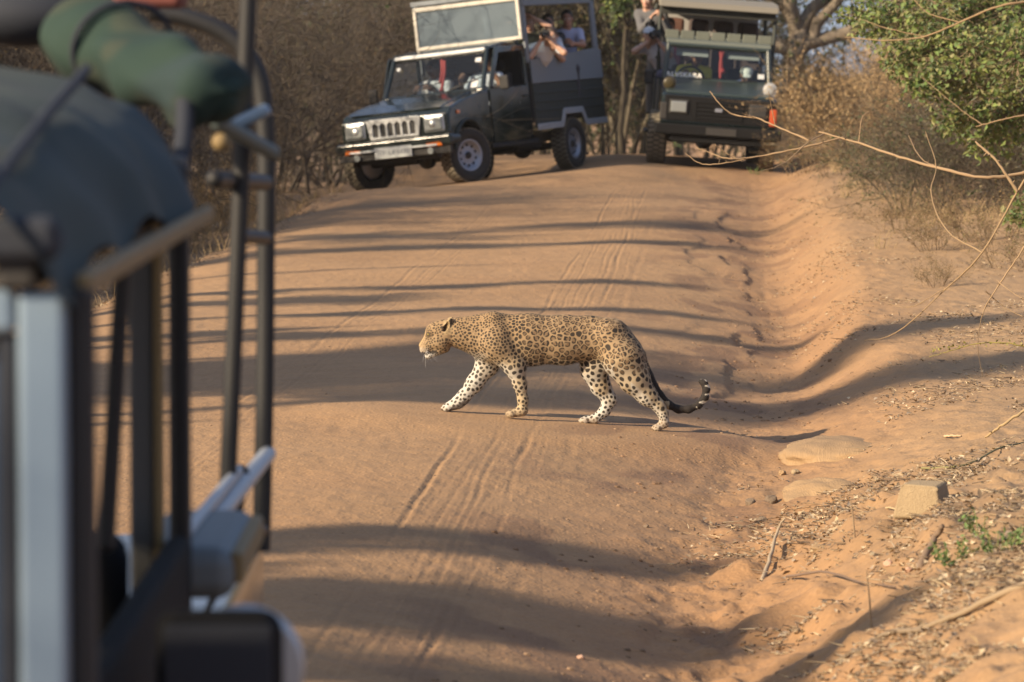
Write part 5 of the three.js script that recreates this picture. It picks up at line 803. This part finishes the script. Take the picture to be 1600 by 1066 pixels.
// ---- the dry thicket left of the track and behind the pickup
{
  const R = rng(31), spots = [[-5.2, 52.5], [-5.8, 49], [-7.0, 47], [-5.5, 56], [-5.0, 60], [-6.6, 54], [-6.2, 60], [-4.6, 64], [-3.8, 67.5], [-7.4, 62], [-2.6, 71], [-1.1, 74], [-3.6, 74], [-0.2, 79], [-5.4, 69.5], [-1.9, 80]];
  const where = ['nearest the left road edge', 'second from the left road edge', 'half hidden behind the nearest vehicle', 'left of the pickup by the verge', 'close beside the pickup bonnet', 'behind the pickup bonnet', 'left of the pickup, further back', 'behind the pickup windscreen', 'behind the pickup cab', 'deep in the left thicket', 'behind the pickup hood', 'behind the pickup tailgate', 'back row behind the pickup cab', 'in the gap between the two vehicles', 'back row left of the pickup', 'back row behind the pickup'];
  spots.forEach(([x, d], i) => bush('tangle', 'thorn_thicket', 'tangled brown leafless thorn thicket ' + where[i], 'bush', 'thorn thickets left of the track', x, d, lerp(0.95, 1.15, R()), R() * 6.28, x > -5.8 && x < -4.4 && d > 54 && d < 65 ? 0.82 : lerp(1.1, 1.4, R())));
  [[-3.9, 52.5, 0.55], [-4.4, 48.2, 0.5], [-3.5, 56, 0.5], [-5.0, 45, 0.6]].forEach(([x, d, s], i) => bush('straw', 'dry_shrub', 'pale dry shrub on the left verge, ' + ['second', 'third', 'farthest', 'nearest'][i] + ' of four', 'shrub', 'dry shrubs on the left verge', x, d, s, R() * 6.28, 0.8));
  [[1.25, 73.5], [2.0, 75.5], [0.6, 80], [3.0, 84]].forEach(([x, d], i) => bush('olive', 'olive_bush', 'tall dark olive bush between the two vehicles, ' + ['left front', 'right front', 'left back', 'right back'][i], 'bush', 'olive bushes between the vehicles', x, d, lerp(1.15, 1.5, R()), R() * 6.28, 1.2));
  // right: straw scrub behind and beside the jeep, olive and brown bushes along the bank
  [[4.95, 61], [5.2, 65.5], [5.5, 60], [5.5, 69], [6.3, 66], [5.0, 72], [6.8, 71], [6.1, 75]].forEach(([x, d], i) => bush('straw', 'straw_bush', 'pale straw coloured dry bush right of the jeep, ' + ['close beside its wheel', 'behind its mirror', 'front right one', 'below the tree trunk', 'mid right one', 'left one in the back row', 'right one in the back row', 'farthest one'][i], 'bush', 'straw bushes right of the jeep', x, d, lerp(0.68, 0.85, R()), R() * 6.28, lerp(0.85, 1.0, R())));
  [[4.15, 56, 0.6], [3.95, 59.5, 0.62], [4.7, 52.5, 0.7], [5.3, 50, 0.85]].forEach(([x, d, s], i) => bush('scrub', 'low_scrub', 'low olive scrub on the right bank, ' + ['left of the dark hollow', 'beside the jeep wheel', 'right of the hollow', 'under the green tree'][i], 'shrub', 'low scrub on the right bank', x, d, s, R() * 6.28));
  [[5.0, 49.5, 0.5], [5.5, 46.5, 0.62], [6.2, 48, 0.75], [5.9, 52, 0.7], [6.6, 44.5, 0.75], [6.6, 54, 0.8], [4.6, 50.5, 0.40], [4.25, 47.3, 0.42], [4.75, 46.3, 0.36]].forEach(([x, d, s], i) => bush(i % 3 === 1 ? 'olive' : 'tangle', 'bank_bush', (i % 3 === 1 ? 'olive leafed' : 'brown tangled') + ' bush on the right bank, ' + ['under the green boughs', 'behind the dead branch', 'by the right edge', 'above the dark hollow', 'nearest the right edge', 'farthest back', 'small, left end', 'low over the dark hollow', 'lowest, right of the hollow'][i], 'bush', 'bushes on the right bank', x, d, s, R() * 6.28, 0.8));
}
[[3.75, 39.5, 0.34], [4.15, 37, 0.4], [3.7, 43, 0.36], [4.3, 40.5, 0.45], [3.35, 35.2, 0.22]].forEach(([x, d, s], i) => bush('scrub', 'dry_scrub', 'small dry scrub on bare soil below the bushes, ' + ['second from the left', 'largest near one', 'left one', 'rightmost', 'smallest and nearest'][i], 'shrub', 'small dry scrub on the right bank', x, d, s, i * 1.7));
// ---- the big grey tree behind the jeep and the far bushland
tree('grey_tree', 'big tree with a forked grey trunk behind the jeep', 'tree', null, { seed: 41, x: 5.05, d: 82, fork: 2.6, lean: 0.2, r: 0.30, wood: [0.20, 0.165, 0.125], leafLen: 0.10, leafCol: [...OLIVE, ...GREENS], masses: [[-1.6, 4.6, 0.5], [1.3, 3.6, 0.4], [2.4, 4.4, -0.6], [0.3, 5.2, 0.8], [-2.8, 4.2, -0.4], [3.6, 3.7, 0.2]].map((c) => ({ c, r: [1.2, 0.8, 1.2], twigs: 60, leaves: 12, thin: 0.06 })) });
tree('drooping_tree', 'slender tree with bright green leaves beside the pickup hood', 'tree', null, { seed: 42, x: 1.75, d: 70.5, fork: 2.6, lean: 0.1, r: 0.05, wood: [0.06, 0.05, 0.035], leafLen: 0.09, leafCol: GREENS.concat([[0.16, 0.20, 0.04]]), masses: [[-0.1, 2.55, 0.3], [0.0, 3.2, 0], [0.5, 3.0, 0.4], [-0.5, 3.3, -0.3]].map((c) => ({ c, r: [0.35, 0.4, 0.4], twigs: 40, leaves: 12 })) });
{
  const R = rng(51), sides = ['far left', 'left', 'middle left', 'middle', 'middle right', 'right', 'far right'];
  for (let k = 0; k < 24; k++) {
    const x = lerp(-15, 17, (k + 0.2 + 0.6 * R()) / 24), d = lerp(98, 128, R()); if (x > 5.4 && x < 9.4) continue;
    bush('olive', 'far_bush', 'hazy olive bush in the far wood beyond the vehicles', 'bush', 'far olive bushes', x, d, lerp(1.3, 1.9, R()), R() * 6.28, 1.2);
  }
}
// ---- green tree hanging over the bank at the right
{
  const base = V(6.6, 0, -41), at2 = (px, py, d) => { const p = at(px, py, d); return [p.x - base.x, p.y - ground(base.x, 41, false) + 0.1, p.z - base.z]; };
  tree('leafy_tree', 'green leafed tree hanging over the right bank with drooping boughs', 'tree', null, { seed: 61, x: base.x, d: 41, fork: 1.9, lean: -0.4, r: 0.10, wood: [0.22, 0.165, 0.10], leafLen: 0.066, leafCol: [[0.16, 0.22, 0.04], [0.12, 0.19, 0.035], [0.20, 0.23, 0.055], [0.22, 0.21, 0.08], [0.08, 0.14, 0.03]], masses: [
    { c: at2(1400, 20, 41), r: [0.40, 0.22, 0.4] }, { c: at2(1480, 10, 40), r: [0.45, 0.3, 0.5] }, { c: at2(1570, 25, 40), r: [0.45, 0.35, 0.5] }, { c: at2(1440, 70, 40), r: [0.35, 0.25, 0.4] }, { c: at2(1520, 75, 39.5), r: [0.4, 0.28, 0.5] }, { c: at2(1590, 90, 39), r: [0.35, 0.3, 0.5] }, { c: at2(1400, 95, 40), r: [0.16, 0.22, 0.25] }, { c: at2(1470, 125, 39.5), r: [0.25, 0.18, 0.3] }, { c: at2(1550, 140, 39.5), r: [0.35, 0.25, 0.4] }, { c: at2(1430, 130, 39.5), r: [0.10, 0.14, 0.2] }, { c: at2(1600, 180, 40), r: [0.3, 0.25, 0.4] }, { c: at2(1500, 190, 40), r: [0.3, 0.14, 0.3] }, { c: at2(1650, 40, 40), r: [0.5, 0.5, 0.6] }, { c: at2(1560, 225, 40.5), r: [0.4, 0.12, 0.4] }, { c: at2(1365, 45, 41), r: [0.2, 0.12, 0.2] }, { c: at2(1345, 20, 41.5), r: [0.25, 0.1, 0.2] }, { c: [0.2, 2.6, 0.2], r: [0.7, 0.5, 0.7] }, { c: [0.9, 2.2, -0.3], r: [0.6, 0.5, 0.6] }, { c: [-0.5, 2.9, -0.4], r: [0.6, 0.45, 0.6] }, { c: [0.6, 1.6, 0.7], r: [0.5, 0.4, 0.5] }, { c: at2(1590, 340, 38), r: [0.12, 0.10, 0.2] },
  ].map((m) => ({ ...m, r: m.r.map((q) => q * 1.2), twigs: Math.round(30 + 250 * m.r[0] * m.r[1] * 2), leaves: 9, twigR: 0.005, thin: 0.010 })) });
}
bush('tangle', 'bank_bush', 'brown tangled bush at the right edge from which the bare branches reach', 'bush', 'bushes on the right bank', 4.75, 30, 0.42, 1.3, 0.9);
// ---- bare branches reaching in front of the bushes
function branchThing(name, label, pieces, col) {
  const t = thing(name, label, 'branch'), R = rng(pieces.length * 7 + 3);
  pieces.forEach(([pts, r0, r1], i) => { const p = pts.map(([x, y, d]) => at(x, y, d)), c = new THREE.CatmullRomCurve3(p, false, 'centripetal'), n = pts.length * 5, q = c.getPoints(n).map((v, k) => v.add(V(0, (R() - 0.5) * 0.006, (R() - 0.5) * 0.02))); const m = new MB(); m.tube(q, q.map((_, k) => lerp(r0, r1, k / n) * lerp(0.6, 0.85, R())), 7, tint(col, lerp(0.85, 1.15, R()))); mesh(i ? 'twig' : 'stem', m.geo(), M.bark, t); if (r0 > 0.0055) for (let k = 0; k < 5; k++) { const j = 2 + Math.floor(R() * (n - 3)), w = new MB(), e = rdir(R).add(V(0, 0.3, 0)).normalize(), l = lerp(0.015, 0.06, R() * R()); w.tube([q[j], q[j].clone().addScaledVector(e, l)], [r1 * 0.8, r1 * 0.2], 4, tint(col, 0.9)); mesh('thorn', w.geo(), M.bark, t); } });
  return t;
}
const TWIG = [0.27, 0.185, 0.105];
branchThing('dead_branch', 'long bare pale branch arching left across the bushes towards the jeep', [
  [[[1640, 258, 31], [1590, 272, 31], [1538, 277, 31], [1468, 263, 31.2], [1402, 244, 31.5], [1341, 223, 31.8], [1280, 206, 32]], 0.020, 0.008],
  [[[1318, 215, 31.9], [1257, 230, 31.9], [1187, 244, 32], [1140, 248, 32], [1112, 240, 32.1], [1088, 230, 32.2]], 0.011, 0.004], [[[1187, 244, 32], [1138, 254, 32], [1096, 256, 32.1], [1070, 239, 32.2]], 0.006, 0.003], [[[1150, 247, 32], [1130, 236, 32], [1117, 225, 32]], 0.006, 0.003],
  [[[1264, 219, 31.9], [1212, 197, 32.1], [1180, 184, 32.2], [1143, 178, 32.3], [1125, 163, 32.3], [1109, 142, 32.4]], 0.010, 0.004], [[[1212, 197, 32.1], [1206, 170, 32.1], [1201, 142, 32]], 0.006, 0.003], [[[1182, 184, 32.2], [1160, 177, 32.2]], 0.006, 0.003],
  [[[1290, 208, 32], [1260, 225, 31.7], [1225, 255, 31.4], [1190, 268, 31.2]], 0.007, 0.003], [[[1470, 263, 31.2], [1440, 248, 31.5], [1420, 212, 31.9]], 0.006, 0.003], [[[1342, 223, 31.8], [1350, 180, 31.9], [1380, 172, 32]], 0.006, 0.003]], TWIG);
branchThing('leaning_twig', 'thin bare twig leaning left over the bank from the right edge', [[[[1620, 250, 29], [1590, 300, 29], [1535, 395, 29], [1480, 450, 29.3], [1400, 520, 29.6], [1350, 533, 30]], 0.012, 0.003], [[[1535, 395, 29], [1480, 360, 29.4], [1455, 300, 29.8], [1463, 262, 30], [1446, 205, 30.4]], 0.009, 0.003], [[[1590, 300, 29], [1560, 255, 29.1], [1525, 222, 29.4]], 0.016, 0.010], [[[1480, 450, 29.3], [1420, 480, 29.4], [1375, 470, 29.6]], 0.005, 0.002]], [0.24, 0.165, 0.09]);
branchThing('bare_sapling', 'bare upright twig with side shoots at the right edge', [[[[1605, 380, 27], [1575, 425, 27], [1540, 480, 27], [1533, 500, 27]], 0.008, 0.004], [[[1540, 455, 27], [1570, 480, 27], [1610, 500, 26.8]], 0.006, 0.003], [[[1560, 440, 27], [1590, 462, 26.9], [1610, 470, 26.8]], 0.005, 0.002], [[[1533, 500, 27], [1528, 540, 27], [1536, 590, 27]], 0.004, 0.002]], TWIG);
branchThing('high_branch', 'thin bare branch crossing under the green boughs at upper right', [[[[1620, 0, 38], [1560, 10, 38], [1500, 35, 38.2], [1440, 58, 38.5], [1380, 63, 38.7], [1320, 58, 39]], 0.016, 0.005], [[[1500, 35, 38.2], [1450, 20, 38.4], [1420, -10, 38.6]], 0.008, 0.004], [[[1445, 57, 38.5], [1390, 45, 38.6], [1345, 30, 38.8]], 0.007, 0.003]], [0.26, 0.18, 0.10]);
branchThing('low_branch', 'short bare branch sticking left at the right edge below the green leaves', [[[[1620, 176, 36], [1570, 186, 36], [1525, 198, 36.2]], 0.011, 0.005], [[[1535, 195, 36.2], [1500, 170, 36.3], [1440, 120, 36.6]], 0.006, 0.003]], TWIG);
{ // thorny green shoot
  const t = branchThing('thorny_shoot', 'yellowish thorny shoot pointing left across the shaded bank', [[[[1620, 545, 26], [1570, 536, 26], [1520, 538, 26], [1480, 550, 26], [1452, 558, 26]], 0.006, 0.002]], [0.30, 0.25, 0.07]), m = new MB(), R = rng(9);
  for (let k = 0; k < 46; k++) { const u = R(), q = at(lerp(1452, 1610, u), 548 - 12 * Math.sin(u * 2.6) + (R() - 0.5) * 6, 26); m.leaf(q, rdir(R), rdir(R), 0.022, 0.014, tint([0.26, 0.24, 0.05], lerp(0.7, 1.2, R()))); } mesh('leaflets', m.geo(), M.leaf, t);
}
branchThing('straw_stick', 'pale straw stick slanting into the bank at the right edge', [[[[1615, 632, 22], [1570, 662, 22], [1540, 683, 22.1]], 0.012, 0.007]], [0.32, 0.23, 0.12]);
// ---------------------------------------------------------------- stones, sticks, litter on the bank
function stoneShape(seed, w, h, d, facet = 0.5, flat = 0.25) {
  const R = rng(seed); let g = new THREE.IcosahedronGeometry(1, 12); g.deleteAttribute('uv'); g.deleteAttribute('normal'); g = mergeVertices(g, 1e-4);
  const cuts = Array.from({ length: 11 }, () => [rdir(R), lerp(0.55, 0.9, R())]), p = g.attributes.position, v = V(0, 0, 0);
  for (let i = 0; i < p.count; i++) {
    v.fromBufferAttribute(p, i); for (const [n, k] of cuts) { const e = v.dot(n) - k; if (e > 0) v.addScaledVector(n, -e * facet); }
    const q = 1 + 0.10 * noise3(v.x * 2.5 + seed, v.y * 2.5, v.z * 2.5) + 0.05 * noise3(v.x * 7, v.y * 7 + seed, v.z * 7) + 0.02 * noise3(v.x * 19, v.y * 19 + seed, v.z * 19); p.setXYZ(i, v.x * w * q, v.y * h * q, v.z * d * q);
  }
  g.computeVertexNormals(); return g;
}
M.stone = std([0.36, 0.27, 0.16], 0.95, 0, { bumpMap: soilBump, bumpScale: 0.004, map: soilMap });
M.stone2 = std([0.34, 0.225, 0.12], 0.95, 0, { bumpMap: soilBump, bumpScale: 0.004, map: soilMap });
M.stoneDark = std([0.15, 0.11, 0.075], 0.95);
M.stonePink = std([0.42, 0.26, 0.18], 0.9);
function addUV(g, s) { const p = g.attributes.position, u = new Float32Array(p.count * 2); for (let i = 0; i < p.count; i++) { u[i * 2] = (p.getX(i) + 0.4 * p.getZ(i)) * s; u[i * 2 + 1] = (p.getY(i) + 0.6 * p.getZ(i)) * s; } g.setAttribute('uv', new THREE.BufferAttribute(u, 2)); return g; }
function stone(px, py, seed, w, h, d, sink, m, label, turn = 0, tilt = 0, facet = 0.85) { const q = hit(px, py), o = mesh('stone', addUV(stoneShape(seed, w / 2, h / 2, d / 2, facet), 1.6), m); o.position.set(q.x, ground(q.x, -q.z) + h * (0.5 - sink), q.z); o.rotation.set(0, turn, tilt); return tag(o, label, 'stone'); }
{ // the squared block: a chamfered box with worn faces
  const q = hit(1441, 803); let g = new RoundedBoxGeometry(0.20, 0.15, 0.17, 8, 0.016); g.deleteAttribute('uv'); g.deleteAttribute('normal'); g = mergeVertices(g, 1e-4);
  const p = g.attributes.position; for (let i = 0; i < p.count; i++) { const x = p.getX(i), y = p.getY(i), z = p.getZ(i), t = (y + 0.075) / 0.15, k = 0.008 * noise3(x * 22, y * 22, z * 22) + 0.004 * noise3(x * 60, y * 60, z * 60); p.setXYZ(i, x * lerp(1.12, 0.78, t) + 0.012 * t + k, y * (1 - 1.2 * Math.max(0, x) ) + k, z * lerp(1, 0.86, t) + k); }
  g.computeVertexNormals(); const o = mesh('stone', addUV(g, 1.6), M.stone); o.position.set(q.x, ground(q.x, -q.z) + 0.055, q.z); o.rotation.set(0.10, -0.42, 0.05); tag(o, 'squared tan block of stone standing alone on the right bank', 'stone');
}
stone(1325, 702, 2, 0.66, 0.2, 1.2, 0.74, M.stone2, 'broad flat half buried rock right of the shadow tip', 0.3, 0.05, 0.6);
stone(1296, 772, 3, 0.40, 0.22, 0.6, 0.62, M.stone2, 'half buried brown rock between the flat rock and small stones', 0.8, -0.05, 0.7);
stone(1172, 797, 4, 0.060, 0.05, 0.06, 0.3, M.stoneDark, 'small dark stone, left of two side by side in the gully');
stone(1206, 788, 5, 0.075, 0.075, 0.06, 0.3, M.stoneDark, 'small pointed dark stone, right of two side by side in the gully', 0.4);
stone(1192, 812, 6, 0.060, 0.045, 0.05, 0.3, M.stoneDark, 'small brown stone just below two others in the gully');
stone(1252, 806, 7, 0.028, 0.025, 0.026, 0.2, M.stoneDark, 'tiny brown stone right of the gully stones');
stone(1208, 833, 8, 0.034, 0.018, 0.03, 0.2, M.stonePink, 'pale pebble below the gully stones');
stone(1388, 889, 9, 0.040, 0.032, 0.04, 0.3, M.stonePink, 'rounded pink stone among the leaf litter');
stone(1420, 892, 10, 0.036, 0.028, 0.034, 0.3, M.stonePink, 'smaller pink stone right of the rounded pink one');
stone(1222, 742, 11, 0.045, 0.04, 0.04, 0.3, M.stone2, 'small tan stone at the left end of the brown rock');
stone(1243, 737, 12, 0.050, 0.045, 0.04, 0.3, M.stone, 'tan stone touching the half buried brown rock');
stone(1010, 823, 13, 0.03, 0.018, 0.03, 0.3, M.stoneDark, 'lone dark pebble on the track near the gully');
stone(908, 1030, 14, 0.035, 0.022, 0.03, 0.3, M.stonePink, 'lone pebble in the shade at the bottom of the track');
stone(1280, 872, 15, 0.10, 0.07, 0.09, 0.45, M.stone2, 'clod sized brown stone by the upright stick');
// sticks lying or standing on the bank
function stick(label, pts, r0, r1, col = [0.30, 0.22, 0.14], name = 'fallen_stick') {
  const p = pts.map(([x, y, up = 0.01]) => { const q = hit(x, y); return V(q.x, ground(q.x, -q.z) + up, q.z); }), R = rng(pts[0][0]), c = new THREE.CatmullRomCurve3(p, false, 'centripetal'), n = 14, q = c.getPoints(n).map((v, i) => v.add(V((R() - 0.5) * r0 * 0.6, (R() - 0.5) * r0 * 0.6, 0))), m = new MB(); m.tube(q, q.map((_, i) => lerp(r0, r1, i / n)), 7, tint(col, 1), tint(col, 0.85));
  return tag(mesh(name, m.geo(), M.bark), label, 'stick');
}
stick('upright grey stick leaning over the hollow right of the gully', [[1192, 905, 0], [1203, 888, 0.035], [1215, 872, 0.07], [1226, 868, 0.11]], 0.012, 0.004, [0.33, 0.26, 0.18]);
stick('short dark broken stick standing up from the litter', [[1438, 888, 0], [1452, 872, 0.03], [1462, 862, 0.06], [1474, 858, 0.09]], 0.017, 0.010, [0.19, 0.13, 0.085]);
stick('long pale stick lying across the lower right corner', [[1610, 938, 0.02], [1540, 958, 0.02], [1480, 975, 0.015], [1430, 992, 0.01]], 0.014, 0.008, [0.27, 0.20, 0.125]);
stick('second long stick, dark, lying left of the pale one', [[1440, 990, 0.01], [1390, 1010, 0.01], [1330, 1030, 0.01], [1290, 1046, 0.01]], 0.011, 0.006, [0.20, 0.15, 0.10]);
stick('thin dark stick lying level in the middle of the litter', [[1230, 905, 0.02], [1290, 912, 0.02], [1345, 922, 0.02], [1400, 926, 0.02]], 0.006, 0.003, [0.16, 0.11, 0.08]);
stick('thin green stick lying above the squared stone', [[1440, 752, 0.02], [1500, 738, 0.02], [1560, 712, 0.02], [1600, 694, 0.02]], 0.006, 0.004, [0.20, 0.18, 0.08]);
stick('pale straw lying left of the squared stone', [[1350, 815, 0.012], [1390, 812, 0.014], [1425, 814, 0.012]], 0.005, 0.003, [0.48, 0.36, 0.20]);
stick('short pale chip of wood on bare soil above the squared stone', [[1476, 686, 0.008], [1502, 683, 0.008]], 0.007, 0.004, [0.46, 0.33, 0.20]);
for (const [x, y, h, w] of [[1336, 858, 0.17, 'left'], [1362, 985, 0.22, 'middle'], [1452, 1060, 0.13, 'right']]) { const q = hit(x, y), m = new MB(), b = V(q.x, ground(q.x, -q.z) - 0.01, q.z); m.tube([b, b.clone().add(V(-0.008, h * 0.5, 0)), b.clone().add(V(-0.02, h, 0.01))], [0.004, 0.0035, 0.002], 5, [0.26, 0.19, 0.12]); tag(mesh('dry_reed', m.geo(), M.bark), 'thin dry stem standing in the litter, ' + w + ' of three', 'stem', 'dry stems in the litter'); }
// fresh green seedlings
function seedling(px, py, seed, label, n, spread) { const q = hit(px, py), t = thing('green_seedling', label, 'plant', 'green seedlings on the bank'), R = rng(seed), w = new MB(), l = new MB(); t.position.set(q.x, ground(q.x, -q.z), q.z); for (let k = 0; k < n; k++) { const e = V((R() - 0.5) * spread, 0.03 + R() * 0.07, (R() - 0.5) * spread * 2), s = V(e.x * 0.4, -0.01, e.z * 0.5); w.tube([s, s.clone().lerp(e, 0.5).add(V(0, 0.01, 0)), e], [0.0025, 0.002, 0.001], 4, [0.14, 0.17, 0.05]); for (let j = 0; j < 9; j++) l.leaf(s.clone().lerp(e, 0.3 + 0.7 * R()).add(V((R() - 0.5) * 0.02, 0, (R() - 0.5) * 0.02)), rdir(R), rdir(R), 0.024, 0.013, tint([0.10, 0.17, 0.04], lerp(0.7, 1.4, R()))); } mesh('stem', w.geo(), M.bark, t); mesh('leaves', l.geo(), M.leaf, t); }
seedling(1490, 885, 1, 'low fresh green seedlings beside the dark broken stick', 14, 0.2); seedling(1560, 862, 2, 'fresh green seedlings at the right edge above the litter', 16, 0.22); seedling(1535, 835, 3, 'sparse pale green seedlings highest up the bank', 8, 0.2); seedling(1178, 272, 4, 'tiny green plant at the gully head below the jeep', 8, 0.25);
// leaf litter, grass bits, clods: too many to count
{
  const R = rng(88), m = new MB(), cols = [[0.34, 0.25, 0.15], [0.42, 0.33, 0.21], [0.22, 0.16, 0.10], [0.28, 0.22, 0.16], [0.48, 0.38, 0.25], [0.15, 0.11, 0.075]];
  let n = 0, tries = 0;
  while (n < 34000 && tries++ < 400000) {
    const d = lerp(14, 58, Math.pow(R(), 1.8)), gx = gullyX(d), left = R() < 0.18, x = left ? edgeX(d) - 2.2 * R() + 0.15 : gx - 0.25 + Math.pow(R(), 0.8) * (d < 26 ? 3.2 : 4.5); if (x < -0.16 * d - 1 || x > 0.13 * d + 0.5) continue;
    const patch = fbm2(x * 1.7, d * 1.1 + 30, 4), keep = left ? 0.7 : (d < 24 ? sstep(-0.15, 0.3, patch) : sstep(0.05, 0.35, patch) * 0.5 + 0.5 * sstep(2.0, 3.5, x - gx) * (d > 34 ? 1 : 0)) * sstep(-0.25, 0.5, x - gx); if (R() > keep) continue;
    const y = ground(x, d), c = tint(cols[Math.floor(R() * cols.length)], lerp(0.7, 1.2, R()));
    if (R() < 0.45) { const a = R() * 6.28, l = lerp(0.02, 0.11, R() * R()), e = V(Math.cos(a) * l, (R() - 0.3) * 0.02, Math.sin(a) * l), s = V(x, y + 0.004 + R() * 0.012, -d); m.tube([s, s.clone().add(e)], [0.0022 + R() * 0.002, 0.0015], 3, c); }
    else m.leaf(V(x, y + 0.003 + R() * 0.01, -d), V(R() - 0.5, (R() - 0.5) * 0.5, R() - 0.5).normalize(), V(R() - 0.5, 1, R() - 0.5).normalize(), lerp(0.016, 0.055, R() * R()), lerp(0.010, 0.028, R()), c);
    n++;
  }
  tag(mesh('leaf_litter', m.geo(), M.dryLeaf), 'dry leaves and twig bits scattered over the banks', 'litter', null, 'stuff');
  const clod = new MB(), ico = new THREE.IcosahedronGeometry(1, 0).toNonIndexed(), ip = ico.attributes.position;
  for (let k = 0; k < 2600; k++) { const d = lerp(14.5, 48, Math.pow(R(), 1.5)), gx = gullyX(d), near = R() < 0.6, x = near ? gx + (R() + R() - 0.9) * 0.9 : lerp(edgeX(d), gx + 2, R()), s = lerp(0.003, 0.014, Math.pow(R(), 4)) * (near ? 1.1 : 0.6), y = ground(x, d), c = tint([0.27, 0.175, 0.105], lerp(0.5, 1.0, R())), b = clod.n; for (let i = 0; i < ip.count; i++) clod.v(x + ip.getX(i) * s * 1.3, y + ip.getY(i) * s * 0.8, -d + ip.getZ(i) * s, c); for (let i = 0; i < ip.count; i += 3) clod.i.push(b + i, b + i + 1, b + i + 2); }
  for (let k = 0; k < 900; k++) { const d = lerp(18, 54, R()), row = [0.36, 0.16, 0.62, -0.2][k % 4], clump = noise2(d * 0.9, k % 4 * 7.1); if (clump < 0.05) continue; const x = gullyX(d) - row + (R() + R() - 1) * 0.3, s = lerp(0.004, 0.017, Math.pow(R(), 3)), y = ground(x, d), c = tint([0.21, 0.125, 0.07], lerp(0.5, 1.15, R())), b = clod.n; for (let i = 0; i < ip.count; i++) clod.v(x + ip.getX(i) * s * 1.3, y + ip.getY(i) * s * 0.8, -d + ip.getZ(i) * s, c); for (let i = 0; i < ip.count; i += 3) clod.i.push(b + i, b + i + 1, b + i + 2); }
  tag(mesh('soil_crumbs', clod.geo(), M.dryLeaf), 'crumbs and small clods of red soil strewn on the track', 'soil', null, 'stuff');
  const gr = new MB();
  for (let k = 0; k < 5200; k++) { const left = R() < 0.35, d = left ? lerp(38, 62, R()) : lerp(40, 62, R()), gx = gullyX(d), x = left ? edgeX(d) - 0.1 - 1.6 * R() : gx + 1.0 + 2.8 * R() * R(), y = ground(x, d, false), h = lerp(0.05, 0.22, R()), a = R() * 6.28, e = h * 0.5; if (fbm2(x * 1.2, d * 0.8 + 11, 3) < (left ? -0.05 : 0.27)) continue; gr.tube([V(x, y - 0.01, -d), V(x + Math.cos(a) * e * 0.4, y + h * 0.6, -d + Math.sin(a) * e * 0.4), V(x + Math.cos(a) * e, y + h, -d + Math.sin(a) * e)], [0.004, 0.003, 0.001], 3, tint([0.33, 0.24, 0.13], lerp(0.6, 1.25, R()))); }
  tag(mesh('dry_grass', gr.geo(), M.dryLeaf), 'thin dry grass along both verges', 'grass', null, 'stuff');
}
renderer.render(scene, camera);
